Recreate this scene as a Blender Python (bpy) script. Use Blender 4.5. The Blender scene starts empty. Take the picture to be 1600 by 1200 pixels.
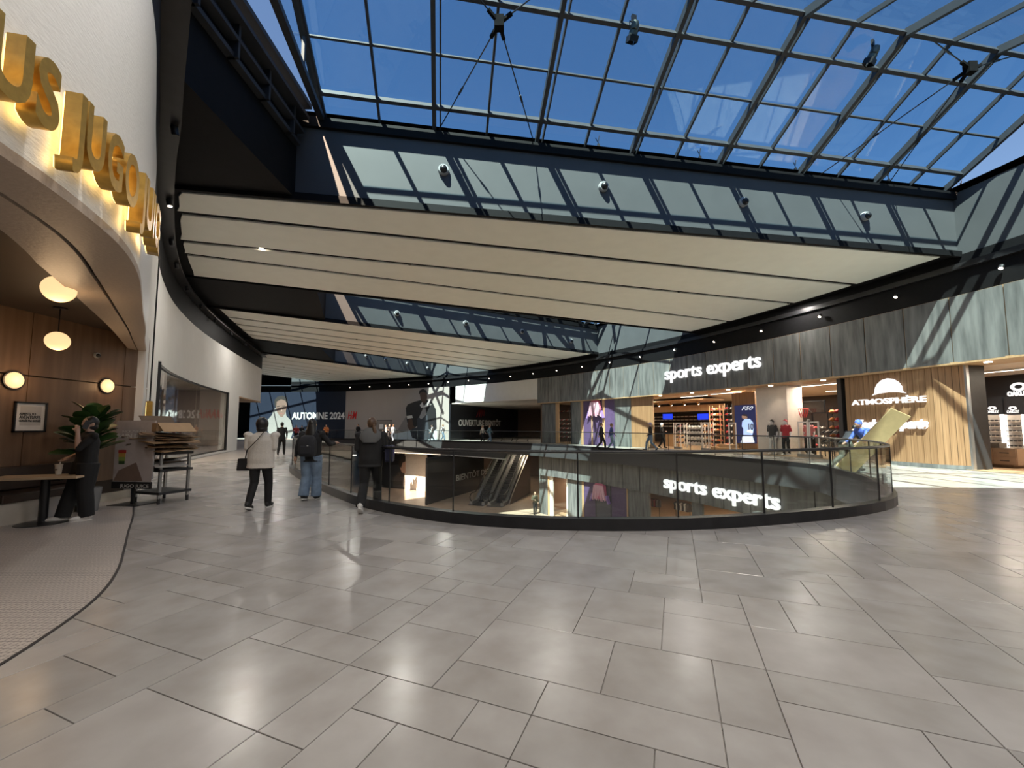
import bpy, bmesh, math, random
from mathutils import Vector, Matrix, geometry
from mathutils.bvhtree import BVHTree

random.seed(7)
SC = bpy.context.scene
COL = SC.collection

# ------------------------------------------------------------------ camera, sky, sun, exposure
FOC, PPX, PPY, EYE = 640.0, 800.0, 619.0, 1.5
PITCH = math.atan(48 / 640)
cd = bpy.data.cameras.new('camera')
cam = bpy.data.objects.new('camera', cd)
COL.objects.link(cam)
cam.location = (0, 0, EYE)
cam.rotation_euler = (math.pi / 2 + PITCH, 0, 0)
cd.sensor_width = 36
cd.lens = 36 * FOC / 1600
cd.shift_y = 19 / 1600
cd.clip_end = 400
SC.camera = cam

SUN_DIR = Vector((0.5, 1.0, -1.73)).normalized()
world = bpy.data.worlds.new('sky')
SC.world = world
world.use_nodes = True
wn = world.node_tree
wn.nodes.clear()
sky = wn.nodes.new('ShaderNodeTexSky')
sky.sky_type = 'NISHITA'
sky.sun_disc = False
sky.sun_elevation = math.asin(-SUN_DIR.z)
sky.sun_rotation = math.atan2(-SUN_DIR.x, -SUN_DIR.y)
sky.air_density = 1.0
sky.dust_density = 0.3
sky.ozone_density = 3.0
bg = wn.nodes.new('ShaderNodeBackground')
bg.inputs['Strength'].default_value = 0.166
wo = wn.nodes.new('ShaderNodeOutputWorld')
wn.links.new(sky.outputs[0], bg.inputs[0])
wn.links.new(bg.outputs[0], wo.inputs[0])

sl = bpy.data.lights.new('sun', 'SUN')
sl.energy = 29
sl.angle = math.radians(0.53)
sl.color = (1.0, 0.74, 0.53)
so = bpy.data.objects.new('sun', sl)
COL.objects.link(so)
so.rotation_euler = SUN_DIR.to_track_quat('-Z', 'Y').to_euler()
so.location = (0, -10, 30)

SC.view_settings.view_transform = 'Standard'
SC.view_settings.look = 'None'
SC.view_settings.exposure = 0.12
SC.view_settings.gamma = 1.0
SC.view_settings.use_curve_mapping = False
SC.cycles.max_bounces = 8
SC.cycles.adaptive_threshold = 0.025
SC.cycles.diffuse_bounces = 3
SC.cycles.glossy_bounces = 4
SC.cycles.transparent_max_bounces = 24
SC.cycles.transmission_bounces = 6
SC.cycles.sample_clamp_indirect = 6.0
SC.cycles.caustics_reflective = False
SC.cycles.caustics_refractive = False

# ------------------------------------------------------------------ plan of the place (metres; camera at the origin)
CX, CY, RO = -35.0, 3.0, 51.9            # centre and radius of the outer storefront arc
RS, RL = 47.5, 48.0                      # edge of the upper slab, storefront arc of the lower level
ZB, ZT, ZC, ZW, ZL = 3.75, 6.1, 7.5, 9.75, -5.4


def A(th, r, z=0.0):
    t = math.radians(th)
    return Vector((CX + r * math.cos(t), CY + r * math.sin(t), z))


def ray(u, v):
    x, y = (u - PPX) / FOC, -(v - PPY) / FOC
    return Vector((x, math.cos(PITCH) - y * math.sin(PITCH), math.sin(PITCH) + y * math.cos(PITCH)))


def G(u, v, z):
    r = ray(u, v)
    return Vector((0, 0, EYE)) + r * ((z - EYE) / r.z)


def TH(u, r=RO):
    q = ray(u, 640)
    k = q.x / q.y
    a, b, c = k * k + 1, 2 * (-CX * k - CY), CX * CX + CY * CY - r * r
    t = (-b + math.sqrt(b * b - 4 * a * c)) / 2 / a
    return math.degrees(math.atan2(t - CY, k * t - CX))


def zat(u, v, p):
    q = ray(u, v)
    return EYE + q.z / q.y * p.y


def catmull(pts, n, closed=False):
    out, m = [], len(pts)
    P = [Vector(p) for p in pts]
    for i in range(m if closed else m - 1):
        g = lambda j: P[j % m] if closed else P[max(0, min(m - 1, j))]
        p0, p1, p2, p3 = g(i - 1), g(i), g(i + 1), g(i + 2)
        for k in range(n):
            t = k / n
            out.append(0.5 * ((2 * p1) + (p2 - p0) * t + (2 * p0 - 5 * p1 + 4 * p2 - p3) * t * t + (3 * p1 - p0 - 3 * p2 + p3) * t ** 3))
    if not closed:
        out.append(P[-1])
    return out


def resample(pts, step, closed=False):
    P = list(pts) + ([pts[0]] if closed else [])
    L = [0.0]
    for a, b in zip(P, P[1:]):
        L.append(L[-1] + (b - a).length)
    n = max(2, round(L[-1] / step))
    out, j = [], 0
    for i in range(n + (0 if closed else 1)):
        s = L[-1] * i / n
        while j < len(L) - 2 and L[j + 1] < s:
            j += 1
        f = (s - L[j]) / max(1e-9, L[j + 1] - L[j])
        out.append(P[j].lerp(P[j + 1], f))
    return out


def normals2(pts, closed=False):
    """unit normals to the left of the direction of travel"""
    N, m = [], len(pts)
    for i in range(m):
        a = pts[(i - 1) % m] if closed or i > 0 else pts[i]
        b = pts[(i + 1) % m] if closed or i < m - 1 else pts[i]
        d = (b - a).normalized()
        N.append(Vector((-d.y, d.x)))
    return N


def inside(p, poly):
    c, j = False, len(poly) - 1
    for i in range(len(poly)):
        a, b = poly[i], poly[j]
        if (a[1] > p[1]) != (b[1] > p[1]) and p[0] < (b[0] - a[0]) * (p[1] - a[1]) / (b[1] - a[1]) + a[0]:
            c = not c
        j = i
    return c


# white wall / juice-bar fascia line, near to far
WALL = catmull([(-2.95, 0.4), (-2.98, 1.2), (-3.03, 1.8), (-3.15, 2.4), (-3.33, 3.0), (-3.64, 3.7), (-4.12, 4.4), (-4.8, 5.2), (-5.5, 6.0),
                (-6.4, 7.05), (-7.35, 8.1), (-9.0, 10.05), (-11.1, 12.75), (-13.05, 15.75), (-15.2, 20), (-17.6, 26), (-20.0, 32.5)], 8)
I_JAMB = 84                               # index on WALL where the juice bar's wood wall meets it
# opening in the upper floor, counter-clockwise
HOLE = [Vector(p) for p in catmull([(0.47, 6.11), (1.85, 6.04), (3.12, 6.18), (4.51, 6.55), (5.75, 7.0), (6.9, 7.6), (7.75, 8.35), (8.7, 9.6), (9.7, 11.2),
        (10.4, 13.0), A(14.5, RS)[:2], A(18.5, RS)[:2], A(23, RS)[:2], A(28, RS)[:2], A(33, RS)[:2], A(38, RS)[:2], A(43, RS)[:2], A(48, RS)[:2], A(53, RS)[:2],
        A(58, RS)[:2], A(63, RS)[:2], A(68, RS)[:2], (-20.4, 47.6), (-22.4, 46.3), (-22.2, 43.5), (-19.4, 38), (-15.6, 31), (-12.3, 24.4), (-9.8, 18.8),
        (-7.75, 14.4), (-6.1, 11.9), (-4.6, 9.9), (-2.95, 7.95), (-1.8, 7.02), (-0.8, 6.45)], 6, True)]
HOLE = resample(HOLE, 0.5, True)
NH = normals2(HOLE, True)                 # points into the opening

# radial roof lines y = a + b x at ceiling level (strip edges)
LINES = {'0f': (4.9, -0.05), '1n': (11.38, 0.169), '1f': (21.03, 0.399), '2n': (29.2, 0.60), '2f': (45.2, 1.0), '3n': (62.3, 1.46), '3f': (118.0, 2.5)}


def LX(k, x):
    a, b = LINES[k]
    return Vector((x, a + b * x))


def LR(k, r=RO):
    """where a roof line meets the arc of radius r (right-hand end)"""
    a, b = LINES[k]
    qa, qb, qc = 1 + b * b, 2 * (-CX + b * (a - CY)), CX * CX + (a - CY) ** 2 - r * r
    x = (-qb + math.sqrt(qb * qb - 4 * qa * qc)) / 2 / qa
    return LX(k, x)


def LW(k, off=0.0):
    """where a roof line meets the white wall"""
    a, b = LINES[k]
    best = None
    ext_ = WALL + [Vector((-34, 43))]
    for p, q in zip(ext_, ext_[1:]):
        fp, fq = p.y - a - b * p.x, q.y - a - b * q.x
        if fp * fq <= 0 and fp != fq:
            best = p.lerp(q, fp / (fp - fq))
    if best is None:
        best = Vector((-20, a + b * -20))
    return LX(k, best.x + off)


# ------------------------------------------------------------------ materials
MATS = {}


def nt_new(name):
    m = bpy.data.materials.new(name)
    m.use_nodes = True
    t = m.node_tree
    t.nodes.clear()
    o = t.nodes.new('ShaderNodeOutputMaterial')
    return m, t, o


def mat(name, col, rough=0.5, metal=0.0, amt=0.12, scale=6.0, stretch=(1, 1, 1), bump=0.0, emit=None, estr=0.0, col2=None, spec=0.5, rnd=0.0, coords='pos', detail=4, alpha=None):
    """procedural principled: noise between two tones, optional bump, per-object tint"""
    if name in MATS:
        return MATS[name]
    m, t, o = nt_new(name)
    N, K = t.nodes, t.links
    b = N.new('ShaderNodeBsdfPrincipled')
    b.inputs['Roughness'].default_value = rough
    b.inputs['Metallic'].default_value = metal
    b.inputs['Specular IOR Level'].default_value = spec
    if coords == 'pos':
        src = N.new('ShaderNodeNewGeometry').outputs['Position']
    else:
        src = N.new('ShaderNodeTexCoord').outputs['Object']
    mp = N.new('ShaderNodeMapping')
    mp.inputs['Scale'].default_value = stretch
    K.new(src, mp.inputs[0])
    nz = N.new('ShaderNodeTexNoise')
    nz.inputs['Scale'].default_value = scale
    nz.inputs['Detail'].default_value = detail
    K.new(mp.outputs[0], nz.inputs['Vector'])
    rp = N.new('ShaderNodeValToRGB')
    c1 = col2 if col2 else tuple(min(1, c * (1 + amt)) for c in col)
    c0 = col if col2 else tuple(c * (1 - amt) for c in col)
    rp.color_ramp.elements[0].position, rp.color_ramp.elements[1].position = 0.32, 0.68
    rp.color_ramp.elements[0].color, rp.color_ramp.elements[1].color = (*c0, 1), (*c1, 1)
    K.new(nz.outputs[0], rp.inputs[0])
    cout = rp.outputs[0]
    if rnd:
        oi = N.new('ShaderNodeObjectInfo')
        gi = N.new('ShaderNodeNewGeometry')
        ad = N.new('ShaderNodeMath'); ad.operation = 'ADD'
        K.new(oi.outputs['Random'], ad.inputs[0]); K.new(gi.outputs['Random Per Island'], ad.inputs[1])
        fr = N.new('ShaderNodeMath'); fr.operation = 'FRACT'
        K.new(ad.outputs[0], fr.inputs[0])
        mr = N.new('ShaderNodeMapRange')
        mr.inputs['To Min'].default_value, mr.inputs['To Max'].default_value = 1 - rnd, 1 + rnd
        K.new(fr.outputs[0], mr.inputs[0])
        mx = N.new('ShaderNodeMix'); mx.data_type = 'RGBA'; mx.blend_type = 'MULTIPLY'
        mx.inputs['Factor'].default_value = 1
        K.new(cout, mx.inputs['A']); K.new(mr.outputs[0], mx.inputs['B'])
        cout = mx.outputs['Result']
        mr2 = N.new('ShaderNodeMapRange')
        mr2.inputs['To Min'].default_value, mr2.inputs['To Max'].default_value = rough * 0.82, rough * 1.18
        K.new(fr.outputs[0], mr2.inputs[0]); K.new(mr2.outputs[0], b.inputs['Roughness'])
    K.new(cout, b.inputs['Base Color'])
    if bump:
        bp = N.new('ShaderNodeBump')
        bp.inputs['Strength'].default_value = bump
        bp.inputs['Distance'].default_value = 0.01
        K.new(nz.outputs[0], bp.inputs['Height']); K.new(bp.outputs[0], b.inputs['Normal'])
    if emit:
        b.inputs['Emission Color'].default_value = (*emit, 1)
        b.inputs['Emission Strength'].default_value = estr
    K.new(b.outputs[0], o.inputs[0])
    MATS[name] = m
    return m


def glass(name, tint, refl=0.06, rough=0.02):
    """clear sheet: tinted straight-through plus a mirror coat that grows at grazing angles"""
    if name in MATS:
        return MATS[name]
    m, t, o = nt_new(name)
    N, K = t.nodes, t.links
    tr = N.new('ShaderNodeBsdfTransparent'); tr.inputs[0].default_value = (*tint, 1)
    gl = N.new('ShaderNodeBsdfGlossy'); gl.inputs['Roughness'].default_value = rough
    lw = N.new('ShaderNodeLayerWeight'); lw.inputs['Blend'].default_value = 0.5
    pw = N.new('ShaderNodeMath'); pw.operation = 'POWER'; pw.inputs[1].default_value = 4.5
    K.new(lw.outputs['Facing'], pw.inputs[0])
    mu = N.new('ShaderNodeMath'); mu.operation = 'MULTIPLY_ADD'; mu.use_clamp = True
    mu.inputs[1].default_value = 0.8; mu.inputs[2].default_value = refl
    nz = N.new('ShaderNodeTexNoise'); nz.inputs['Scale'].default_value = 0.8
    bp = N.new('ShaderNodeBump'); bp.inputs['Strength'].default_value = 0.02
    K.new(nz.outputs[0], bp.inputs['Height']); K.new(bp.outputs[0], gl.inputs['Normal'])
    K.new(pw.outputs[0], mu.inputs[0])
    mx = N.new('ShaderNodeMixShader')
    K.new(mu.outputs[0], mx.inputs[0]); K.new(tr.outputs[0], mx.inputs[1]); K.new(gl.outputs[0], mx.inputs[2])
    K.new(mx.outputs[0], o.inputs[0])
    MATS[name] = m
    return m


def emis(name, col, s):
    return mat(name, tuple(c * 0.8 for c in col), 0.5, emit=col, estr=s, amt=0.02)


m_tile = mat('floor tile porcelain', (0.325, 0.30, 0.28), 0.25, col2=(0.405, 0.385, 0.365), scale=3.0, detail=8, bump=0.03, rnd=0.09, spec=0.6)
m_grout = mat('dark grout', (0.10, 0.09, 0.08), 0.8)
m_white = mat('white wall paint', (0.72, 0.71, 0.68), 0.6, amt=0.02, scale=2)
m_board = mat('ceiling board white', (0.88, 0.90, 0.85), 0.55, amt=0.02, scale=2)
m_black = mat('black paint', (0.005, 0.005, 0.006), 0.65, amt=0.2, spec=0.2)
m_blackmetal = mat('black metal', (0.014, 0.014, 0.016), 0.35, amt=0.2, spec=0.5)
m_navy = mat('blue grey beam paint', (0.078, 0.083, 0.088), 0.6, amt=0.06, scale=1.2)
m_steel = mat('skylight steel', (0.032, 0.037, 0.046), 0.55, amt=0.1)
m_matte = mat('matte black casting', (0.010, 0.010, 0.011), 0.95, amt=0.2, spec=0.05)
m_glass_sky = glass('skylight glass', (0.66, 0.84, 0.945), 0.045)
m_glass_rail = glass('railing glass', (0.955, 0.98, 0.97), 0.04)
m_glass_shop = glass('shop window glass', (0.93, 0.94, 0.94), 0.07)
m_wood = mat('warm oak veneer', (0.23, 0.125, 0.06), 0.45, col2=(0.36, 0.21, 0.11), scale=1.0, stretch=(22, 22, 0.5), detail=5)
m_wood_lt = mat('light oak trim', (0.42, 0.26, 0.13), 0.5, col2=(0.52, 0.34, 0.19), scale=1, stretch=(20, 20, 0.6))
m_wood_dk = mat('brown wall veneer', (0.135, 0.078, 0.045), 0.42, col2=(0.20, 0.12, 0.072), scale=1.0, stretch=(9, 9, 0.6), detail=6)
m_stone = mat('dark travertine', (0.084, 0.087, 0.087), 0.5, col2=(0.195, 0.20, 0.195), scale=1.6, stretch=(3.2, 3.2, 0.42), detail=9, bump=0.05, rnd=0.08)
m_hex = None
m_plaster = mat('taupe plaster', (0.40, 0.32, 0.255), 0.42, amt=0.06, scale=30, bump=0.3)
m_tilewhite = mat('white ribbed tile', (0.74, 0.735, 0.71), 0.4, amt=0.04, scale=18, stretch=(1, 1, 3.2), bump=0.5)
m_gold = mat('brushed brass', (0.52, 0.32, 0.075), 0.38, metal=0.75, amt=0.1, scale=20)
m_floor_low = mat('lower floor stone', (0.34, 0.25, 0.18), 0.35, col2=(0.44, 0.34, 0.26), scale=2)
m_floor_shop = mat('shop wood floor', (0.42, 0.27, 0.15), 0.4, col2=(0.52, 0.35, 0.21), scale=1, stretch=(1, 9, 1))
m_shopwhite = mat('shop white plaster', (0.66, 0.60, 0.54), 0.6, amt=0.03)
m_dark = mat('dark grey plastic', (0.03, 0.03, 0.033), 0.5)
m_chrome = mat('brushed steel', (0.55, 0.55, 0.56), 0.3, metal=0.9, amt=0.05)
m_letter = emis('lit white letters', (1.0, 1.0, 1.0), 0.85)
m_letter_dim = mat('white letters', (0.82, 0.82, 0.82), 0.5, amt=0.02)
m_hoard_dark = mat('charcoal hoarding print', (0.022, 0.024, 0.030), 0.35, amt=0.1, scale=1)
m_hoard_grey = mat('warm grey hoarding print', (0.34, 0.30, 0.28), 0.5, col2=(0.36, 0.325, 0.305), scale=0.3)
m_spot = emis('spot lamp lens', (1.0, 0.82, 0.62), 14)
m_globe = emis('opal globe', (1.0, 0.66, 0.33), 1.05)
m_purple = mat('purple banner print', (0.095, 0.06, 0.14), 0.5, amt=0.1)
m_led = emis('shop led strip', (1.0, 0.86, 0.7), 9)


def flat(name, col, rough=0.6, amt=0.06, **k):
    return mat(name, col, rough, amt=amt, **k)


# hex mosaic floor of the juice bar
m_hex, _t, _o = nt_new('white hexagon mosaic')
_N, _K = _t.nodes, _t.links
_b = _N.new('ShaderNodeBsdfPrincipled'); _b.inputs['Roughness'].default_value = 0.35
_v = _N.new('ShaderNodeTexVoronoi'); _v.feature = 'DISTANCE_TO_EDGE'; _v.inputs['Scale'].default_value = 22; _v.inputs['Randomness'].default_value = 0.25
_g = _N.new('ShaderNodeNewGeometry')
_K.new(_g.outputs['Position'], _v.inputs['Vector'])
_r = _N.new('ShaderNodeValToRGB')
_r.color_ramp.elements[0].position, _r.color_ramp.elements[1].position = 0.03, 0.10
_r.color_ramp.elements[0].color, _r.color_ramp.elements[1].color = (0.16, 0.14, 0.13, 1), (0.55, 0.50, 0.46, 1)
_K.new(_v.outputs[0], _r.inputs[0]); _K.new(_r.outputs[0], _b.inputs['Base Color'])
_bp = _N.new('ShaderNodeBump'); _bp.inputs['Strength'].default_value = 0.3; _bp.inputs['Distance'].default_value = 0.004
_K.new(_v.outputs[0], _bp.inputs['Height']); _K.new(_bp.outputs[0], _b.inputs['Normal'])
_K.new(_b.outputs[0], _o.inputs[0])


# ------------------------------------------------------------------ mesh helpers
class MB:
    def __init__(s):
        s.v, s.f, s.m, s.sm = [], [], [], []
        s.cur, s.smooth = 0, False

    def add(s, vs, fs):
        n = len(s.v)
        s.v += [tuple(x) for x in vs]
        for f in fs:
            s.f.append([n + i for i in f]); s.m.append(s.cur); s.sm.append(s.smooth)
        return s

    def box(s, x0, x1, y0, y1, z0, z1, M=None):
        vs = [Vector((x, y, z)) for z in (z0, z1) for x, y in ((x0, y0), (x1, y0), (x1, y1), (x0, y1))]
        if M is not None:
            vs = [M @ v for v in vs]
        return s.add(vs, [(3, 2, 1, 0), (4, 5, 6, 7), (0, 1, 5, 4), (1, 2, 6, 5), (2, 3, 7, 6), (3, 0, 4, 7)])

    def bar(s, a, b, w, h=None, up=(0, 0, 1)):
        """square bar from a to b"""
        a, b = Vector(a), Vector(b)
        d = (b - a)
        L = d.length
        if L < 1e-6:
            return s
        d /= L
        up = Vector(up)
        if abs(d.dot(up)) > 0.98:
            up = Vector((1, 0, 0))
        x = d.cross(up).normalized(); y = x.cross(d)
        h = w if h is None else h
        vs = []
        for p in (a, b):
            for i, j in ((-1, -1), (1, -1), (1, 1), (-1, 1)):
                vs.append(p + x * (i * w / 2) + y * (j * h / 2))
        return s.add(vs, [(3, 2, 1, 0), (4, 5, 6, 7), (0, 1, 5, 4), (1, 2, 6, 5), (2, 3, 7, 6), (3, 0, 4, 7)])

    def tube(s, pts, r, n=8, closed=False, caps=True):
        P = [Vector((*p, 0)) if len(p) == 2 else Vector(p) for p in pts]
        m = len(P)
        rr = r if isinstance(r, (list, tuple)) else [r] * m
        rings = []
        for i in range(m):
            a = P[(i - 1) % m] if closed or i > 0 else P[i]
            b = P[(i + 1) % m] if closed or i < m - 1 else P[i]
            d = (b - a).normalized()
            if i == 0:
                up = Vector((0, 0, 1)) if abs(d.z) < 0.95 else Vector((0, 1, 0))
                x = d.cross(up).normalized()
            else:                                  # carry the frame along so the section never twists
                x = x - d * x.dot(d)
                x = x.normalized() if x.length > 1e-4 else d.orthogonal().normalized()
            y = x.cross(d)
            rings.append([P[i] + (x * math.cos(2 * math.pi * k / n) + y * math.sin(2 * math.pi * k / n)) * rr[i] for k in range(n)])
        s.loft(rings, closed, caps)
        return s

    def loft(s, rings, closed=False, caps=True):
        n = len(rings[0]); m = len(rings)
        vs = [v for r in rings for v in r]
        fs = []
        for i in range(m if closed else m - 1):
            j = (i + 1) % m
            for k in range(n):
                l = (k + 1) % n
                fs.append((i * n + k, i * n + l, j * n + l, j * n + k))
        if caps and not closed:
            fs.append(tuple(range(n - 1, -1, -1))); fs.append(tuple((m - 1) * n + k for k in range(n)))
        return s.add(vs, fs)

    def lathe(s, prof, n=20, c=(0, 0, 0), M=None):
        rings = []
        for r, z in prof:
            ring = [Vector((c[0] + r * math.cos(2 * math.pi * k / n), c[1] + r * math.sin(2 * math.pi * k / n), c[2] + z)) for k in range(n)]
            if M is not None:
                ring = [M @ v for v in ring]
            rings.append(ring)
        return s.loft(rings)

    def ball(s, c, rx, ry=None, rz=None, n=14, m=8, M=None):
        ry = rx if ry is None else ry
        rz = rx if rz is None else rz
        rings = []
        for i in range(m + 1):
            a = -math.pi / 2 + math.pi * (0.02 + 0.96 * i / m)
            ring = [Vector((rx * math.cos(a) * math.cos(2 * math.pi * k / n), ry * math.cos(a) * math.sin(2 * math.pi * k / n), rz * math.sin(a))) for k in range(n)]
            rings.append([(M @ v if M is not None else v) + Vector(c) for v in ring])
        return s.loft(rings)

    def prism(s, poly, z0, z1, caps=True):
        n = len(poly)
        a = sum(poly[i][0] * poly[(i + 1) % n][1] - poly[(i + 1) % n][0] * poly[i][1] for i in range(n))
        if a < 0:
            poly = list(poly)[::-1]
        vs = [(p[0], p[1], z0) for p in poly] + [(p[0], p[1], z1) for p in poly]
        fs = [(i, (i + 1) % n, n + (i + 1) % n, n + i) for i in range(n)]
        if caps:
            tri = geometry.tessellate_polygon([[Vector((p[0], p[1], 0)) for p in poly]])
            for t in tri:
                q = [poly[i] for i in t]
                ar = (q[1][0] - q[0][0]) * (q[2][1] - q[0][1]) - (q[2][0] - q[0][0]) * (q[1][1] - q[0][1])
                t = t if ar > 0 else t[::-1]
                fs.append(tuple(t[::-1])); fs.append(tuple(i + n for i in t))
        return s.add(vs, fs)

    def ribbon(s, inner, outer, z0, z1, closed=False):
        """solid band between two plan curves"""
        rings = [[Vector((a[0], a[1], z0)), Vector((b[0], b[1], z0)), Vector((b[0], b[1], z1)), Vector((a[0], a[1], z1))] for a, b in zip(inner, outer)]
        return s.loft(rings, closed)

    def arc(s, th0, th1, r0, r1, z0, z1, n=None):
        n = n or max(1, int(abs(th1 - th0) / 0.8))
        ths = [th0 + (th1 - th0) * i / n for i in range(n + 1)]
        return s.ribbon([A(t, r0) for t in ths], [A(t, r1) for t in ths], z0, z1)

    def mesh(s, name):
        me = bpy.data.meshes.new(name)
        me.from_pydata(s.v, [], s.f)
        me.polygons.foreach_set('material_index', s.m)
        me.polygons.foreach_set('use_smooth', s.sm)
        bm = bmesh.new(); bm.from_mesh(me)
        bmesh.ops.recalc_face_normals(bm, faces=bm.faces)
        bm.to_mesh(me); bm.free()
        me.update()
        return me

    def obj(s, name, m, parent=None, bevel=0.0, smooth=False):
        me = s.mesh(name)
        for x in (m if isinstance(m, (list, tuple)) else [m]):
            me.materials.append(x)
        if smooth:
            me.shade_smooth()
            me.set_sharp_from_angle(angle=math.radians(40))
        o = bpy.data.objects.new(name, me)
        COL.objects.link(o)
        if parent is not None:
            o.parent = parent
        if bevel:
            b = o.modifiers.new('edge', 'BEVEL'); b.width = bevel; b.segments = 2; b.limit_method = 'ANGLE'
        return o


def tag(o, label, cat=None, group=None, kind=None):
    if label:
        o['label'] = label
    if cat:
        o['category'] = cat
    if group:
        o['group'] = group
    if kind:
        o['kind'] = kind
    return o


def struct(o, label=None):
    o['kind'] = 'structure'
    if label:
        o['label'] = label
    return o


def thing(name, label, cat, loc=(0, 0, 0), rz=0.0, group=None):
    o = bpy.data.objects.new(name, None)
    COL.objects.link(o)
    o.location = loc
    o.rotation_euler = (0, 0, rz)
    o.empty_display_size = 0.2
    return tag(o, label, cat, group)


def wpart(o, p):
    """parent a part whose mesh is in world coordinates"""
    o.parent = p
    o.matrix_parent_inverse = (Matrix.Translation(p.location) @ p.rotation_euler.to_matrix().to_4x4()).inverted()
    return o


def copy_tree(o, parent=None):
    c = o.copy()
    COL.objects.link(c)
    if parent is not None:
        c.parent = parent
    for ch in o.children:
        copy_tree(ch, c)
    return c


# lettering ----------------------------------------------------------
_fw = {}


SCRATCH = bpy.data.scenes.new('scratch')
_glyph = {}


def evaluated_mesh(o):
    """mesh of an object with its modifiers, worked out in an otherwise empty scene"""
    SCRATCH.collection.objects.link(o)
    vl = SCRATCH.view_layers[0]
    vl.update()
    me = bpy.data.meshes.new_from_object(o.evaluated_get(vl.depsgraph))
    bpy.data.objects.remove(o)
    return me


def text_mesh(s, size, ext, off=0.0, shear=0.0, bev=0.0, sx=1.0):
    key = (s, round(off / size, 3), shear)
    if key not in _glyph:
        cu = bpy.data.curves.new('lettering', 'FONT')
        cu.body = s
        cu.size = 1
        cu.extrude = 0.05
        cu.offset = key[1]
        cu.shear = shear
        cu.resolution_u = 4
        me = evaluated_mesh(bpy.data.objects.new('lettering', cu))
        bpy.data.curves.remove(cu)
        _glyph[key] = me
    me = _glyph[key].copy()
    me.transform(Matrix.Diagonal((size * sx, size, max(ext, 1e-4) / 0.05, 1)))
    return me


def mwidth(me):
    xs = [v.co.x for v in me.vertices]
    return (min(xs), max(xs)) if xs else (0, 0)


def advance(c):
    if c not in _fw:
        a = mwidth(text_mesh('H' + c + 'H', 1, 0)); b = mwidth(text_mesh('HH', 1, 0))
        _fw[c] = (a[1] - a[0]) - (b[1] - b[0])
    return _fw[c]


def words(parent, s, x, z, size, m, name='letter', ext=0.02, off=0.0, y=0.0, sx=1.0, track=0.0, shear=0.0, each=True, width=None, align='l'):
    """lettering as parts of a sign; local x to the reader's right, z up, facing local -y"""
    adv = [advance(c) * size * sx + track for c in s]
    tot = sum(adv)
    if width:
        k = width / tot
        sx *= k
        adv = [a * k for a in adv]
        tot = width
    x0 = x - (tot / 2 if align == 'c' else 0)
    R = Matrix.Rotation(math.pi / 2, 4, 'X')
    out = []
    if not each:
        me = text_mesh(s, size, ext, off, shear)
        a = mwidth(me)
        k = (width or (a[1] - a[0]) * sx) / max(1e-6, a[1] - a[0])
        for v in me.vertices:
            v.co.x = (v.co.x - a[0]) * k
        wid = (a[1] - a[0]) * k
        me.transform(Matrix.Translation((x - (wid / 2 if align == 'c' else 0), y, z)) @ R)
        me.materials.append(m)
        o = bpy.data.objects.new(name, me); COL.objects.link(o); o.parent = parent
        return [o]
    for c, a in zip(s, adv):
        if c != ' ':
            me = text_mesh(c, size, ext, off, shear, sx=sx)
            me.transform(Matrix.Translation((x0, y, z)) @ R)
            me.materials.append(m)
            o = bpy.data.objects.new(name, me); COL.objects.link(o); o.parent = parent
            out.append(o)
        x0 += a
    return out


def on_arc(th, r, z=0.0):
    return A(th, r, z), math.radians(th - 90)


ORD = ['first', 'second', 'third', 'fourth', 'fifth', 'sixth', 'seventh', 'eighth', 'ninth', 'tenth', 'eleventh', 'twelfth', 'thirteenth', 'fourteenth', 'fifteenth', 'sixteenth']

# ================================================================== LARGE STRUCTURE
BIG = [(-62, -14), (45, -14), (45, 82), (-62, 82)]


def slab_with_holes(outer, holes, z, flip=False):
    vs, ed = [], []
    for loop in [outer] + holes:
        n0 = len(vs)
        vs += [Vector((p[0], p[1])) for p in loop]
        ed += [(n0 + i, n0 + (i + 1) % len(loop)) for i in range(len(loop))]
    v, e, f, *_ = geometry.delaunay_2d_cdt(vs, ed, [], 0, 1e-5)
    fs = []
    for t in f:
        c = sum((v[i] for i in t), Vector((0, 0))) / len(t)
        if any(inside(c, h) for h in holes) or not inside(c, outer):
            continue
        fs.append(tuple(t[::-1]) if flip else tuple(t))
    return [(p.x, p.y, z) for p in v], fs


HOLE_IN = [p + n * 0.16 for p, n in zip(HOLE, NH)]
mb = MB()
mb.add(*slab_with_holes(BIG, [HOLE_IN], -0.012))
me_floor = mb.obj('floor', m_grout)
struct(me_floor, 'beige stone-look tiled floor of the upper gallery')

# far floor: tiles too small to tell apart are left to the material
m_far, _t, _o = nt_new('floor tile porcelain far')
_N, _K = _t.nodes, _t.links
_b = _N.new('ShaderNodeBsdfPrincipled'); _b.inputs['Roughness'].default_value = 0.33
_g = _N.new('ShaderNodeNewGeometry'); _mp = _N.new('ShaderNodeMapping'); _mp.inputs['Rotation'].default_value = (0, 0, math.radians(21.7))
_br = _N.new('ShaderNodeTexBrick'); _br.inputs['Scale'].default_value = 1.0
_br.inputs['Brick Width'].default_value, _br.inputs['Row Height'].default_value, _br.inputs['Mortar Size'].default_value = 0.6, 0.6, 0.004
for _k, _c in (('Color1', (0.33, 0.295, 0.27)), ('Color2', (0.40, 0.36, 0.33)), ('Mortar', (0.12, 0.11, 0.10))):
    _br.inputs[_k].default_value = (*_c, 1)
_K.new(_g.outputs['Position'], _mp.inputs[0]); _K.new(_mp.outputs[0], _br.inputs['Vector'])
_K.new(_br.outputs['Color'], _b.inputs['Base Color']); _K.new(_b.outputs[0], _o.inputs[0])
me_floor.data.materials[0] = m_far

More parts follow.
